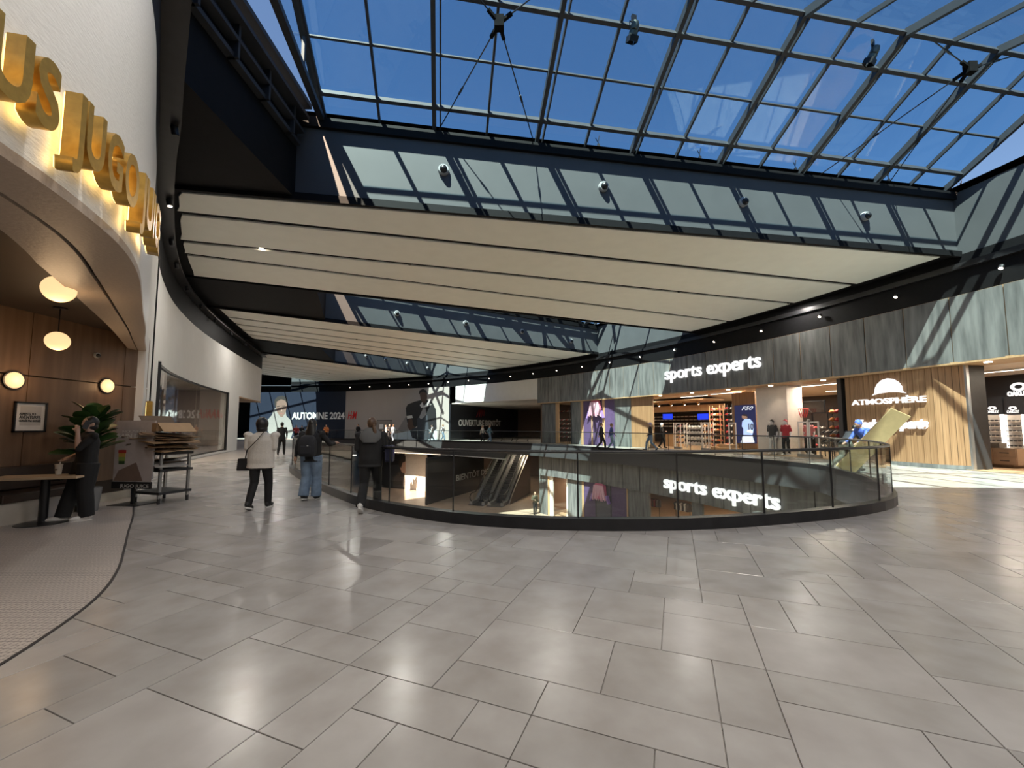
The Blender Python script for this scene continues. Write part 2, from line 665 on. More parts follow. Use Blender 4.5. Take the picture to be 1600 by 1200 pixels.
# tiles ---------------------------------------------------------------
ang = math.radians(21.7)
DA, DB = Vector((math.sin(ang), math.cos(ang))), Vector((math.cos(ang), -math.sin(ang)))
ORG = G(961, 1002, 0).xy
CELL, GAP = 0.305, 0.003
WSIDE = normals2(WALL)                    # left of travel (outside the gallery)


def clip_half(poly, p, n):
    """keep the side of the line through p that n points to"""
    out = []
    for i in range(len(poly)):
        a, b = poly[i], poly[(i + 1) % len(poly)]
        da, db = (a - p).dot(n), (b - p).dot(n)
        if da >= 0:
            out.append(a)
        if da * db < 0:
            out.append(a.lerp(b, da / (da - db)))
    return out


def nearest(curve, c):
    return min(range(len(curve)), key=lambda i: (curve[i] - c).length_squared)


used, cells = set(), []
opts = [((2, 2), 4), ((2, 1), 4), ((1, 2), 2), ((3, 2), 3), ((1, 1), 1), ((2, 3), 1.2), ((4, 2), 1.0), ((3, 1), 1)]
rng = random.Random(11)
for j in range(-12, 90):
    for i in range(-60, 70):
        if (i, j) in used:
            continue
        c = ORG + DB * (i * CELL) + DA * (j * CELL)
        if c.y < 0.9 or c.y > 27 or abs(c.x) > 1.32 * c.y + 1.3:
            continue
        ok = []
        for (w, h), wt in opts:
            if all((i + a, j + b) not in used for a in range(w) for b in range(h)):
                ok.append(((w, h), wt))
        w, h = rng.choices([o[0] for o in ok], [o[1] for o in ok])[0]
        for a in range(w):
            for b in range(h):
                used.add((i + a, j + b))
        cells.append((i, j, w, h))
tiles, cache = [], {}
for i, j, w, h in cells:
    p0 = ORG + DB * (i * CELL + GAP) + DA * (j * CELL + GAP)
    W, H = w * CELL - 2 * GAP, h * CELL - 2 * GAP
    poly = [p0, p0 + DB * W, p0 + DB * W + DA * H, p0 + DA * H]
    c = sum(poly, Vector((0, 0))) / 4
    if (c - Vector((CX, CY))).length > RO - 0.1:
        continue
    full = True
    k = nearest(HOLE, c)
    if inside(c, HOLE) and (HOLE[k] - c).length > 0.9:
        continue
    if (HOLE[k] - c).length < 1.4:
        q = clip_half(poly, HOLE[k] + NH[k] * 0.05, -NH[k])
        full &= len(q) == 4 and all((a - b).length < 1e-6 for a, b in zip(q, poly)); poly = q
    if not poly:
        continue
    k = nearest(WALL, c)
    n = -WSIDE[k]
    if (c - WALL[k]).dot(n) < -0.9:
        continue
    if (WALL[k] - c).length < 1.4:
        q = clip_half(poly, WALL[k] - n * 0.0, n)
        full &= len(q) == 4 and all((a - b).length < 1e-6 for a, b in zip(q, poly)); poly = q
    if len(poly) < 3:
        continue
    sees = abs(c.x) < 1.27 * c.y
    tiles.append((-(W * H / c.y ** 3) * sees, p0, w, h, poly, full))
tiles.sort(key=lambda t: t[0])


def tile_poly(mb, poly):
    c = sum(poly, Vector((0, 0))) / len(poly)
    top = [p.lerp(c, 0.0025 / max(0.02, (p - c).length)) for p in poly]
    n = len(poly)
    mb.add([(*p, -0.0115) for p in poly] + [(*p, -0.0015) for p in poly] + [(*p, 0.0) for p in top],
           [(i, (i + 1) % n, n + (i + 1) % n, n + i) for i in range(n)] + [(n + i, n + (i + 1) % n, 2 * n + (i + 1) % n, 2 * n + i) for i in range(n)] + [tuple(2 * n + i for i in range(n))])


rest = MB()
for k, (_, p0, w, h, poly, full) in enumerate(tiles):
    if k >= 300:
        tile_poly(rest, poly)
        continue
    if full:
        if (w, h) not in cache:
            m = MB()
            W, H = w * CELL - 2 * GAP, h * CELL - 2 * GAP
            tile_poly(m, [Vector((0, 0)), Vector((W, 0)), Vector((W, H)), Vector((0, H))])
            cache[(w, h)] = m.mesh('tile'); cache[(w, h)].materials.append(m_tile)
        o = bpy.data.objects.new('tile', cache[(w, h)]); COL.objects.link(o)
        o.location = (p0.x, p0.y, 0); o.rotation_euler = (0, 0, -ang)
    else:
        m = MB(); tile_poly(m, poly)
        o = m.obj('tile', m_tile)
    o.parent = me_floor
o = rest.obj('tile_field', m_tile, me_floor); o['kind'] = 'stuff'

# slab edge round the opening and the ceiling of the lower level
th_of = lambda p: math.degrees(math.atan2(p.y - CY, p.x - CX))
mb = MB()
n = len(HOLE_IN)
zb = [(-1.25 if (th_of(p) > 43.2 and (p - Vector((CX, CY))).length > 44) else -0.8) for p in HOLE_IN]
mb.add([(*p, 0) for p in HOLE_IN] + [(*p, z) for p, z in zip(HOLE_IN, zb)], [(i, (i + 1) % n, n + (i + 1) % n, n + i) for i in range(n)])
struct(mb.obj('trim_1', flat('slab edge dark', (0.055, 0.055, 0.058), 0.35)), 'dark fascia of the floor slab round the oval opening')
mb = MB(); mb.add(*slab_with_holes(BIG, [HOLE_IN], -0.8, True))
struct(mb.obj('ceiling_lower', flat('lower ceiling', (0.25, 0.24, 0.22))), 'ceiling of the lower gallery')
mb = MB(); mb.box(-62, 45, -14, 82, ZL - 0.3, ZL)
struct(mb.obj('floor_lower', m_floor_low), 'warm stone floor of the lower gallery')
# thin bright line under the far slab edge
mb = MB(); mb.arc(43.4, 62, RS - 0.17, RS - 0.05, -1.31, -1.25)
struct(mb.obj('trim_2', flat('pale metal strip', (0.7, 0.7, 0.68), 0.4)), 'pale metal strip under the far slab edge')

# outer shell
mb = MB()
for x0, x1, y0, y1 in ((-62.4, -62, -14, 82), (45, 45.4, -14, 82), (-62, 45, -14.4, -14), (-62, 45, 82, 82.4)):
    mb.box(x0, x1, y0, y1, ZL, ZW)
struct(mb.obj('wall_outer', flat('shell grey', (0.3, 0.29, 0.28))), 'outer walls of the building')

# ---- wells (roof openings)
def well_poly(near, far, xn, xf):
    nr, fr = LR(near), LR(far)
    t0, t1 = th_of(nr), th_of(fr)
    return [LX(near, xn)] + [A(t0 + (t1 - t0) * i / 8, RO).xy for i in range(9)] + [LX(far, xf)]


WELLS = [well_poly('0f', '1n', -5.75, -5.75), well_poly('1f', '2n', -8.6, -10.6), well_poly('2f', '3n', -14.6, -16.6)]
q4 = [LX('3f', -29.5), Vector((-25.3, 54.0)), Vector((-40, 54.5)), Vector((-40, 45))]
WELLS.append(q4)
mb = MB(); mb.add(*slab_with_holes(BIG, [list(w) for w in WELLS], ZW + 0.02, True))
v, f = slab_with_holes(BIG, [list(w) for w in WELLS], ZW + 0.25); mb.add(v, f)
struct(mb.obj('ceiling_roof', m_black), 'roof deck between the skylights')

# ---- strips: deep beams carrying the white boards
def strip(name, near, far, label, xl=-24.0, xr=None):
    nr, fr = LR(near, RO + 0.6), LR(far, RO + 0.6)
    t0, t1 = th_of(nr), th_of(fr)
    poly = [LX(near, LW(near).x - 1.5)] + [A(t0 + (t1 - t0) * i / 6, RO + 0.6).xy for i in range(7)] + [LX(far, LW(far).x - 1.5)]
    mb = MB(); mb.prism(poly, ZC + 0.05, ZW)
    o = struct(mb.obj(name, m_navy), label)
    mb = MB(); mb.prism(poly, ZC + 0.034, ZC + 0.05)
    mb.obj('slot_darkener', m_black, o)  # thin black plate added so the slots between the boards read dark
    return o


BEAM1 = strip('beam_1', '1n', '1f', 'deep blue-grey roof beam under the big skylight')
BEAM2 = strip('beam_2', '2n', '2f', 'second deep blue-grey roof beam')
BEAM3 = strip('beam_3', '3n', '3f', 'third deep blue-grey roof beam')
mb = MB(); mb.prism([LX('0f', -24), LX('0f', 17.5), (17.5, -13), (-24, -13)], ZC + 0.05, ZW)
BEAM0 = struct(mb.obj('beam_0', m_navy), 'deep roof beam above the viewer')
# black soffits at the inner ends of the wells
def soffit(name, near, far, xn, xf, label):
    mb = MB(); mb.prism([LX(near, xn), LX(far, xf), LX(far, LW(far).x - 1.5), LX(near, LW(near).x - 1.5)], ZC + 0.05, ZW)
    return struct(mb.obj(name, m_black), label)


WALLX = min(p.x for p in WALL)
mb = MB(); mb.prism([LX('0f', -5.75), LX('1n', -5.75), LX('1n', -12), (-12, 5)], ZC + 0.05, ZW)
struct(mb.obj('ceiling_1', m_black), 'black soffit beside the big skylight')
soffit('ceiling_2', '1f', '2n', -8.6, -10.6, 'black soffit at the inner end of the second skylight')
soffit('ceiling_3', '2f', '3n', -14.6, -16.6, 'black soffit at the inner end of the third skylight')
# parapet caps along the beams (black lip at the bottom, cap at the top)
def lip(name, line, x0, w, z0, z1, label, xr=None, side=1, mt=None):
    a, b = LINES[line]
    d = Vector((1, b)).normalized(); nrm = Vector((-d.y, d.x)) * side
    p0, p1 = LX(line, x0), (LR(line, RO + 0.3) if xr is None else LX(line, xr))
    mb = MB(); mb.prism([p0, p1, p1 + nrm * w, p0 + nrm * w], z0, z1)
    return struct(mb.obj(name, mt or m_black), label)


for i, (ln, xa, sd) in enumerate((('1n', -9.5, -1), ('1f', -13.5, 1), ('2n', -15.5, -1), ('2f', -18.3, 1), ('3n', -20.3, -1))):
    lip('trim_%d' % (3 + i), ln, xa, 0.12, ZC - 0.06, ZC + 0.14, 'black lip along the lower edge of a roof beam', side=sd)
lip('trim_8', '1n', -5.75, 0.10, ZW - 0.22, ZW + 0.06, 'black cap along the top of the roof beam', side=-1)
lip('trim_9', '2n', -10.6, 0.10, ZW - 0.22, ZW + 0.06, 'black cap along the top of the second roof beam', side=-1)

# ---- white ceiling boards with dark slots
def boards(parent, cuts, gap):
    """cuts: list of lines (a,b); boards run between neighbours"""
    for k in range(len(cuts) - 1):
        LINES['_a'], LINES['_b'] = cuts[k], cuts[k + 1]
        ga = 0.14 if k == 0 else gap
        gb = 0.14 if k == len(cuts) - 2 else gap
        pa, pb = LW('_a', 0.42), LW('_b', 0.42)
        qa, qb = LR('_a', RO - 0.55), LR('_b', RO - 0.55)
        sh = lambda p, q, g: (p + (q - p).normalized() * g)
        t0, t1 = th_of(qa), th_of(qb)
        # inner side follows the wall
        li = [pa.lerp(pb, i / 4) for i in range(5)]
        lo = [A(t0 + (t1 - t0) * i / 4, RO - 0.55).xy for i in range(5)]
        na = Vector((-LINES['_a'][1], 1)).normalized() * ga
        nb = Vector((LINES['_b'][1], -1)).normalized() * gb
        li[0] += na; lo[0] += na; li[-1] += nb; lo[-1] += nb
        mb = MB(); mb.prism(lo + li[::-1], ZC - 0.02, ZC + 0.03)
        mb.obj('ceiling_board', m_board, parent)


def fan(a, b, f):
    return tuple(x + (y - x) * f for x, y in zip(LINES[a], LINES[b]))


boards(BEAM1, [LINES['1n'], (13.36, 0.245), (15.76, 0.277), (18.2, 0.386), LINES['1f']], 0.12)
boards(BEAM2, [LINES['2n'], fan('2n', '2f', .22), fan('2n', '2f', .42), fan('2n', '2f', .62), fan('2n', '2f', .8), LINES['2f']], 0.15)
boards(BEAM3, [LINES['3n']] + [fan('3n', '3f', f) for f in (.12, .25, .38, .5, .63, .75, .88)] + [LINES['3f']], 0.15)
mb = MB(); mb.prism([LX('0f', -5.2) + Vector((0, -.2)), LX('0f', 15.4) + Vector((0, -.2)), (15.6, -12.5), (-2.5, -12.5), (-2.6, 1)], ZC - 0.02, ZC + 0.03)
mb.obj('ceiling_board', m_board, BEAM0)

# ---- outer arc: black band above the storefronts, well end walls
mb = MB(); mb.arc(-14, 84, RO, RO + 0.5, ZT, ZC + 0.02)
struct(mb.obj('trim_10', m_black), 'black band between storefronts and ceiling on the outer side')
mb = MB(); mb.arc(-14, 84, RO + 0.02, RO + 0.5, ZC + 0.02, ZW + 0.02)
struct(mb.obj('wall_upper', m_navy), 'blue-grey clerestory wall above the storefronts')
mb = MB(); mb.arc(-14, 84, RO - 0.14, RO, ZC - 0.5, ZC - 0.3)
struct(mb.obj('trim_11', m_blackmetal), 'black rail along the outer ceiling edge')
# ---- inner wall: white below, black band above
inner = [p for p in WALL]
out = [p + n * 0.35 for p, n in zip(WALL, WSIDE)]
mb = MB(); mb.ribbon(inner, out, ZT, ZC + 0.06)
struct(mb.obj('trim_12', m_black), 'black band above the curved white wall')
mb = MB(); mb.ribbon([p - n * 0.30 for p, n in zip(WALL, WSIDE)], [p - n * 0.0 for p, n in zip(WALL, WSIDE)], ZC - 0.45, ZC - 0.38)
struct(mb.obj('trim_13', m_blackmetal), 'black lighting rail along the curved white wall')

# ================================================================== SKYLIGHTS
def skylight(name, near, far, xn, xf, label, pieces, off_ridge, pitch=1.47, rows=1.04, t=0.5):
    """ridge roof of glass over a well; far slope rises from the far beam towards the viewer"""
    a, b = LINES[far]
    d = Vector((1, b)).normalized()                # along the far beam, to the right
    nv = Vector((d.y, -d.x))                       # towards the near side
    p0 = LX(far, xf + 0.6)
    L = (LR(far, RO - 0.25) - p0).length
    set0 = -0.35                                   # low edge sits a little behind the beam face
    zl = ZW + 0.15 + 0.0
    sk = thing(name, label, 'skylight', (*(p0 + d * L / 2), ZW))

    def near_off(s):                               # distance from the low edge to the near beam, measured along nv
        q = p0 + d * s
        an, bn = LINES[near]
        den = nv.y - bn * nv.x
        return (an + bn * q.x - q.y) / den

    def P(s, w):                                   # w = plan distance from the beam face
        q = p0 + d * s + nv * w
        if w <= off_ridge:
            z = zl + (w - set0) * t
        else:
            no = near_off(s)
            zr = zl + (off_ridge - set0) * t
            z = zr + (zl - zr) * min(1, (w - off_ridge) / max(0.3, no - off_ridge))
        return Vector((q.x, q.y, z))

    ns = max(2, round(L / pitch))
    ss = [L * i / ns for i in range(ns + 1)]
    ws = [set0]
    w = 0.42
    while w < off_ridge - 0.25:
        ws.append(w); w += rows
    ws.append(off_ridge)
    up = Vector((nv.x * -t, nv.y * -t, 1)).normalized()
    frame = MB()
    for i, s in enumerate(ss):
        thick = i % 2 == 0
        m = MB()
        wd, hg = (0.11, 0.20) if thick else (0.06, 0.12)
        m.bar(P(s, set0) - up * hg / 2, P(s, off_ridge) - up * hg / 2, wd, hg, up)
        no = near_off(s)
        if no > off_ridge + 0.4:
            m.bar(P(s, off_ridge) - up * hg / 2, P(s, no) - Vector((0, 0, hg / 2)), wd, hg)
        if thick and i not in (0, ns):             # companion blade beside the main rafter
            m.bar(P(s + 0.17, set0) - up * 0.07, P(s + 0.17, off_ridge) - up * 0.07, 0.04, 0.14, up)
        if pieces:
            wpart(m.obj('rafter', m_steel), sk)
        else:
            frame.add(m.v, m.f)
    for k, w in enumerate(ws):
        m = MB()
        hg = 0.17 if k in (1, 3) or k == len(ws) - 1 else 0.07
        m.bar(P(0, w) - up * hg / 2, P(L, w) - up * hg / 2, 0.09 if hg > .1 else .05, hg, up)
        if pieces:
            wpart(m.obj('purlin', m_steel), sk)
        else:
            frame.add(m.v, m.f)
    # near slope purlin + edge bars
    m = MB()
    for s0, s1 in zip(ss, ss[1:]):
        for f in (0.5, 1.0):
            n0, n1 = near_off(s0), near_off(s1)
            if n0 > off_ridge + 0.4:
                m1 = MB(); m1.bar(P(s0, off_ridge + (n0 - off_ridge) * f), P(s1, off_ridge + (n1 - off_ridge) * f), 0.09, 0.12)
                if pieces:
                    wpart(m1.obj('edge_bar', m_steel), sk)
                else:
                    m.add(m1.v, m1.f)
    if pieces:
        pass
    else:
        frame.add(m.v, m.f)
        wpart(frame.obj('glazing_frame', m_steel), sk)
    # panes
    allp = MB()
    for i in range(ns):
        for k in range(len(ws) - 1):
            q = [P(ss[i], ws[k]), P(ss[i + 1], ws[k]), P(ss[i + 1], ws[k + 1]), P(ss[i], ws[k + 1])]
            q = [v + Vector((0, 0, 0.02)) for v in q]
            m = MB(); m.add(q + [v + up * 0.015 for v in q], [(3, 2, 1, 0), (4, 5, 6, 7), (0, 1, 5, 4), (1, 2, 6, 5), (2, 3, 7, 6), (3, 0, 4, 7)])
            if pieces:
                wpart(m.obj('pane', m_glass_sky), sk)
            else:
                allp.add(m.v, m.f)
        n0, n1 = near_off(ss[i]), near_off(ss[i + 1])
        if n0 > off_ridge + 0.3:
            q = [P(ss[i], off_ridge), P(ss[i + 1], off_ridge), P(ss[i + 1], n1), P(ss[i], n0)]
            m = MB(); m.add([v + Vector((0, 0, .02)) for v in q] + [v + Vector((0, 0, .035)) for v in q], [(3, 2, 1, 0), (4, 5, 6, 7)])
            if pieces:
                wpart(m.obj('pane', m_glass_sky), sk)
            else:
                allp.add(m.v, m.f)
    if not pieces:
        wpart(allp.obj('glazing', m_glass_sky), sk)
    # left end: glazed gable with posts
    m = MB(); n0 = near_off(0)
    base0, base1 = P(0, set0), P(0, n0)
    base0.z = base1.z = ZW + 0.05
    m.bar(base0, base1, 0.16, 0.14)
    k = 0
    w = set0
    while w < n0:
        top = P(0, w); m.bar((top.x, top.y, ZW), top, 0.07, 0.07); w += 1.9
    m.bar(P(0, set0) - Vector((0, 0, .12)), P(0, off_ridge) - Vector((0, 0, .12)), 0.2, 0.10)
    wpart(m.obj('gable_frame', m_steel), sk)
    m = MB(); m.add([base0, base1, P(0, n0), P(0, off_ridge), P(0, set0)], [(0, 1, 2, 3, 4)])
    wpart(m.obj('gable_pane', m_glass_sky), sk)
    # right-hand curb closing the well against the arc wall
    # tie rods meeting in cast nodes
    def add_hub(hs, hw, drop):
        c = P(hs, hw) - up * drop
        nd = MB(); nd.smooth = False
        nd.box(-.11, .11, -.09, .09, -.14, .14, Matrix.Translation(c))
        for ds, dw in ((-1.47, -1), (1.47, -1), (-1.47, 1), (1.47, 1)):
            e = P(hs + ds, set0 + 0.1 if dw < 0 else min(off_ridge, hw + 1.6)) - up * (0.05 if dw < 0 else 0.1)
            dd = (e - c).normalized()
            nd.bar(c + dd * .1, c + dd * .34, .07)
        node = wpart(nd.obj('tie_node', m_matte), sk)
        for ds, dw in ((-1.47, -1), (1.47, -1), (-1.47, 1), (1.47, 1)):
            e = P(hs + ds, set0 + 0.1 if dw < 0 else min(off_ridge, hw + 1.6)) - up * (0.05 if dw < 0 else 0.1)
            r = MB(); r.tube([c, e], 0.016, 6)
            mid = c.lerp(e, .55); r.tube([mid - (e - c).normalized() * .1, mid + (e - c).normalized() * .1], 0.03, 6)
            o = wpart(r.obj('tie_rod', m_blackmetal), sk)
    return P, L, sk, add_hub


P1, L1, SK1, HUB1 = skylight('skylight', '0f', '1n', -5.75, -5.75, 'large glazed skylight with a steel grid above the deep beam', True, 3.2)
P2, L2, SK2, _h = skylight('skylight', '1f', '2n', -8.6, -10.6, 'glazed skylight over the gap behind the white ceiling', False, 3.2, rows=2.1, pitch=1.9)
P3, L3, SK3, _h = skylight('skylight', '2f', '3n', -14.6, -16.6, 'smaller glazed skylight far along the gallery', False, 2.6, rows=2.1, pitch=1.9)
def s_w(u, v, drop=.3):
    best = None
    for i in range(0, 200):
        for k in range(0, 33):
            q = P1(L1 * i / 200, k * .1) - Vector((0, 0, drop))
            zc = q.y * math.cos(PITCH) + (q.z - EYE) * math.sin(PITCH); yc = -q.y * math.sin(PITCH) + (q.z - EYE) * math.cos(PITCH)
            e = (PPX + FOC * q.x / zc - u) ** 2 + (PPY - FOC * yc / zc - v) ** 2
            if best is None or e < best[0]:
                best = (e, L1 * i / 200, k * .1)
    return best[1:]


HUB1(*s_w(778, 50, .5), .5)
HUB1(*s_w(1500, 125, .5), .5)
# diagonal bracing struts that throw the crossed shadows, under the second and third skylights
for P_, L_, sk in ((P2, L2, SK2), (P3, L3, SK3)):
    m = MB()
    s = L_ * 0.55
    while s < L_ - 1:
        m.bar(P_(s, 0.1) - Vector((0, 0, .3)), P_(s + 3.4, 2.9) - Vector((0, 0, .3)), .22, .16)
        m.bar(P_(s, 2.9) - Vector((0, 0, .3)), P_(s + 3.4, 0.1) - Vector((0, 0, .3)), .22, .16)
        s += 3.8
    wpart(m.obj('brace', m_steel), sk)
# far opening: plain glazing bars
m = MB()
for i in range(7):
    m.bar((-40 + i * 2.2, 45, ZW + .1), (-40 + i * 2.2, 54.5, ZW + .1), .12)
for i in range(6):
    m.bar((-40, 45 + i * 1.9, ZW + .1), (-26, 45 + i * 1.9, ZW + .1), .12)
sk4 = thing('skylight', 'flat glazed skylight at the far end of the gallery', 'skylight', (-33, 50, ZW))
wpart(m.obj('glazing_frame', m_steel), sk4)
m = MB(); m.box(-40, -25.3, 45, 54.5, ZW + .2, ZW + .22); wpart(m.obj('glazing', m_glass_sky), sk4)

# steel channels and brackets along the inner end of the big skylight
ch = thing('steel_channel', 'dark steel channels with brackets along the inner end of the big skylight', 'channel', (-5.6, 8, 9))
y0_, y1_ = LX('0f', -5.7).y, LX('1n', -5.7).y - .12
for z_, x_, w_, h_ in ((8.95, -5.66, .16, .10), (9.28, -5.60, .22, .08), (9.66, -5.52, .30, .10), (9.98, -5.42, .20, .12)):
    m = MB(); m.box(x_ - w_ / 2, x_ + w_ / 2, y0_, y1_, z_ - h_ / 2, z_ + h_ / 2); wpart(m.obj('channel', m_steel), ch)
for k_ in range(5):
    m = MB(); m.box(-5.74, -5.5, y0_ + .4 + k_ * 1.05, y0_ + .46 + k_ * 1.05, 8.9, 9.7); wpart(m.obj('bracket', m_steel), ch)

# ================================================================== GLASS RAILING ROUND THE OPENING
rail = thing('glass_railing', 'curved frameless glass railing with black handrail round the oval opening', 'railing', (*HOLE[0], 0))
mb = MB(); mb.ribbon([p + n * 0.0 for p, n in zip(HOLE, NH)], HOLE_IN, 0.0, 0.17, True)
wpart(mb.obj('kerb', m_blackmetal), rail)
GL = [p + n * 0.08 for p, n in zip(HOLE, NH)]
mb = MB(); mb.tube([(*p, 1.13) for p in GL], 0.024, 8, True)
wpart(mb.obj('handrail', m_blackmetal, smooth=True), rail)
n = len(GL)
i = 1
while i < n:
    j = min(i + 3, n)
    q = [GL[k % n] for k in range(i, j + 1)]
    nn = [NH[k % n] for k in range(i, j + 1)]
    q[0] = q[0].lerp(q[1], 0.02); q[-1] = q[-1].lerp(q[-2], 0.02)
    mb = MB(); mb.ribbon([a - b * .006 for a, b in zip(q, nn)], [a + b * .006 for a, b in zip(q, nn)], 0.16, 1.11)
    wpart(mb.obj('pane', m_glass_rail), rail)
    mb = MB(); mb.box(-.010, .010, -.012, .012, 0.16, 1.11, Matrix.Translation((*GL[i % n], 0)))
    wpart(mb.obj('post', m_blackmetal), rail)
    i = j

# ================================================================== WHITE CURVED WALL
wl = [p for p in WALL[I_JAMB:]]
wo_ = [p + n * 0.35 for p, n in zip(wl, WSIDE[I_JAMB:])]
WIN0, WIN1 = None, None
def k_of_y(y):
    return min(range(len(WALL)), key=lambda i: abs(WALL[i].y - y))


kA, kB = k_of_y(12.9), k_of_y(24.4)       # shop window
kC, kD = k_of_y(27.0), len(WALL) - 1      # far shop portal
def wall_piece(name, k0, k1, z0, z1, label):
    mb = MB(); mb.ribbon(WALL[k0:k1 + 1], [p + n * 0.35 for p, n in zip(WALL[k0:k1 + 1], WSIDE[k0:k1 + 1])], z0, z1)
    return struct(mb.obj(name, m_white), label)


wall_left = wall_piece('wall_left', I_JAMB, kA, 0, ZT, 'curved white wall beside the juice bar')
for nm, a, b, z0, z1 in (('wall_segment', kA, kB, 3.55, ZT), ('wall_segment', kA, kB, 0, 0.12), ('wall_segment', kB, kC, 0, ZT), ('wall_segment', kC, kD, 3.5, ZT)):
    mb = MB(); mb.ribbon(WALL[a:b + 1], [p + n * 0.35 for p, n in zip(WALL[a:b + 1], WSIDE[a:b + 1])], z0, z1)
    mb.obj(nm, m_white, wall_left)
kj = k_of_y(11.0)
mb = MB(); mb.box(-.02, .02, -.02, .02, 0, ZT, Matrix.Translation((*(WALL[kj] - WSIDE[kj] * .005), 0)))
mb.obj('joint', m_black, wall_left)
# wood lintel of the far portal
mb = MB(); mb.ribbon([p - n * 0.02 for p, n in zip(WALL[kC:], WSIDE[kC:])], [p + n * 2.5 for p, n in zip(WALL[kC:], WSIDE[kC:])], 3.42, 3.5)
mb.obj('lintel', m_wood_lt, wall_left)
# shop window
win = bpy.data.objects.new('window_1', None); COL.objects.link(win); struct(win, 'long dark-framed shop window in the curved white wall')
q, nn = WALL[kA:kB + 1], WSIDE[kA:kB + 1]
mb = MB()
for z0, z1 in ((0.12, 0.19), (3.48, 3.55)):
    mb.ribbon([p + n * .02 for p, n in zip(q, nn)], [p + n * .12 for p, n in zip(q, nn)], z0, z1)
for p in (q[0], q[-1]):
    mb.box(-.05, .05, -.05, .05, .12, 3.55, Matrix.Translation((*p, 0)))
mb.obj('window_frame', m_blackmetal, win)
step = max(1, (len(q) - 1) // 4)
for k in range(0, len(q) - 1, step):
    s_ = q[k:k + step + 1]; t_ = nn[k:k + step + 1]
    mb = MB(); mb.ribbon([p + n * .06 for p, n in zip(s_, t_)], [p + n * .072 for p, n in zip(s_, t_)], .19, 3.48)
    mb.obj('pane', m_glass_shop, win)
# room behind the window
kq = list(range(kA - 2, kB + 4))
mb = MB(); mb.ribbon([WALL[k] + WSIDE[k] * 5.2 for k in kq], [WALL[k] + WSIDE[k] * 5.4 for k in kq], 0, 3.8)
mb.cur = 1; mb.ribbon([WALL[k] + WSIDE[k] * .36 for k in kq], [WALL[k] + WSIDE[k] * 5.4 for k in kq], 3.75, 3.85)
mb.cur = 2; mb.ribbon([WALL[k] + WSIDE[k] * .36 for k in kq], [WALL[k] + WSIDE[k] * 5.4 for k in kq], 0, 0.02)
a, b = WALL[kA] + WSIDE[kA] * .36, WALL[kA] + WSIDE[kA] * 5.4
mb.cur = 0; mb.bar((*a, 1.9), (*b, 1.9), .15, 3.8)
a, b = WALL[kB + 2] + WSIDE[kB + 2] * .36, WALL[kB + 2] + WSIDE[kB + 2] * 5.4
mb.bar((*a, 1.9), (*b, 1.9), .15, 3.8)
struct(mb.obj('wall_shop', [flat('taupe shop wall', (0.42, 0.35, 0.31)), m_shopwhite, flat('shop grey floor', (0.25, 0.23, 0.21))]), 'taupe walls of the clothing shop behind the window')

# ================================================================== JUICE BAR
J0, J1 = WALL[I_JAMB], Vector((-7.6, 5.2))
FA = list(range(0, I_JAMB + 1))
fascia = MB(); fascia.ribbon([WALL[k] for k in FA], [WALL[k] + WSIDE[k] * 0.30 for k in FA], 3.25, ZT)
fas = struct(fascia.obj('wall_fascia', m_tilewhite), 'curved white ribbed fascia above the juice bar')
# soffit: two plaster bands with a dark groove
wid = [0.78 if k < 50 else 0.78 - 0.5 * (k - 50) / (I_JAMB - 50) for k in FA]
mb = MB()
mb.ribbon([WALL[k] - WSIDE[k] * .0 for k in FA], [WALL[k] + WSIDE[k] * wid[k] * .47 for k in FA], 3.17, 3.25)
mb.obj('soffit_band', m_plaster, fas)
mb = MB(); mb.ribbon([WALL[k] + WSIDE[k] * wid[k] * .52 for k in FA], [WALL[k] + WSIDE[k] * wid[k] for k in FA], 3.17, 3.45)
mb.obj('soffit_band', m_plaster, fas)
mb = MB(); mb.ribbon([WALL[k] + WSIDE[k] * wid[k] * .4 for k in FA], [WALL[k] + WSIDE[k] * wid[k] * .6 for k in FA], 3.22, 3.26)
mb.obj('groove', m_black, fas)
mb = MB(); mb.prism([tuple(WALL[k] + WSIDE[k] * .2) for k in FA] + [(-12, 9.6), (-12, -3), (-3.2, -3)], 3.45, 3.55)
struct(mb.obj('ceiling_bar', flat('dark brown ceiling', (0.045, 0.03, 0.022), .5)), 'dark brown ceiling of the juice bar')
mb = MB(); mb.prism([tuple(WALL[k]) for k in FA] + [(-12, 9.6), (-12, -3), (-3.2, -3)], -0.01, 0.004)
struct(mb.obj('floor_mosaic', m_hex), 'small white hexagon mosaic floor of the juice bar')
mb = MB(); mb.ribbon([WALL[k] - WSIDE[k] * .012 for k in FA], [WALL[k] + WSIDE[k] * .012 for k in FA], -.01, .006)
struct(mb.obj('trim_14', m_dark), 'dark metal strip between mosaic and tiles')
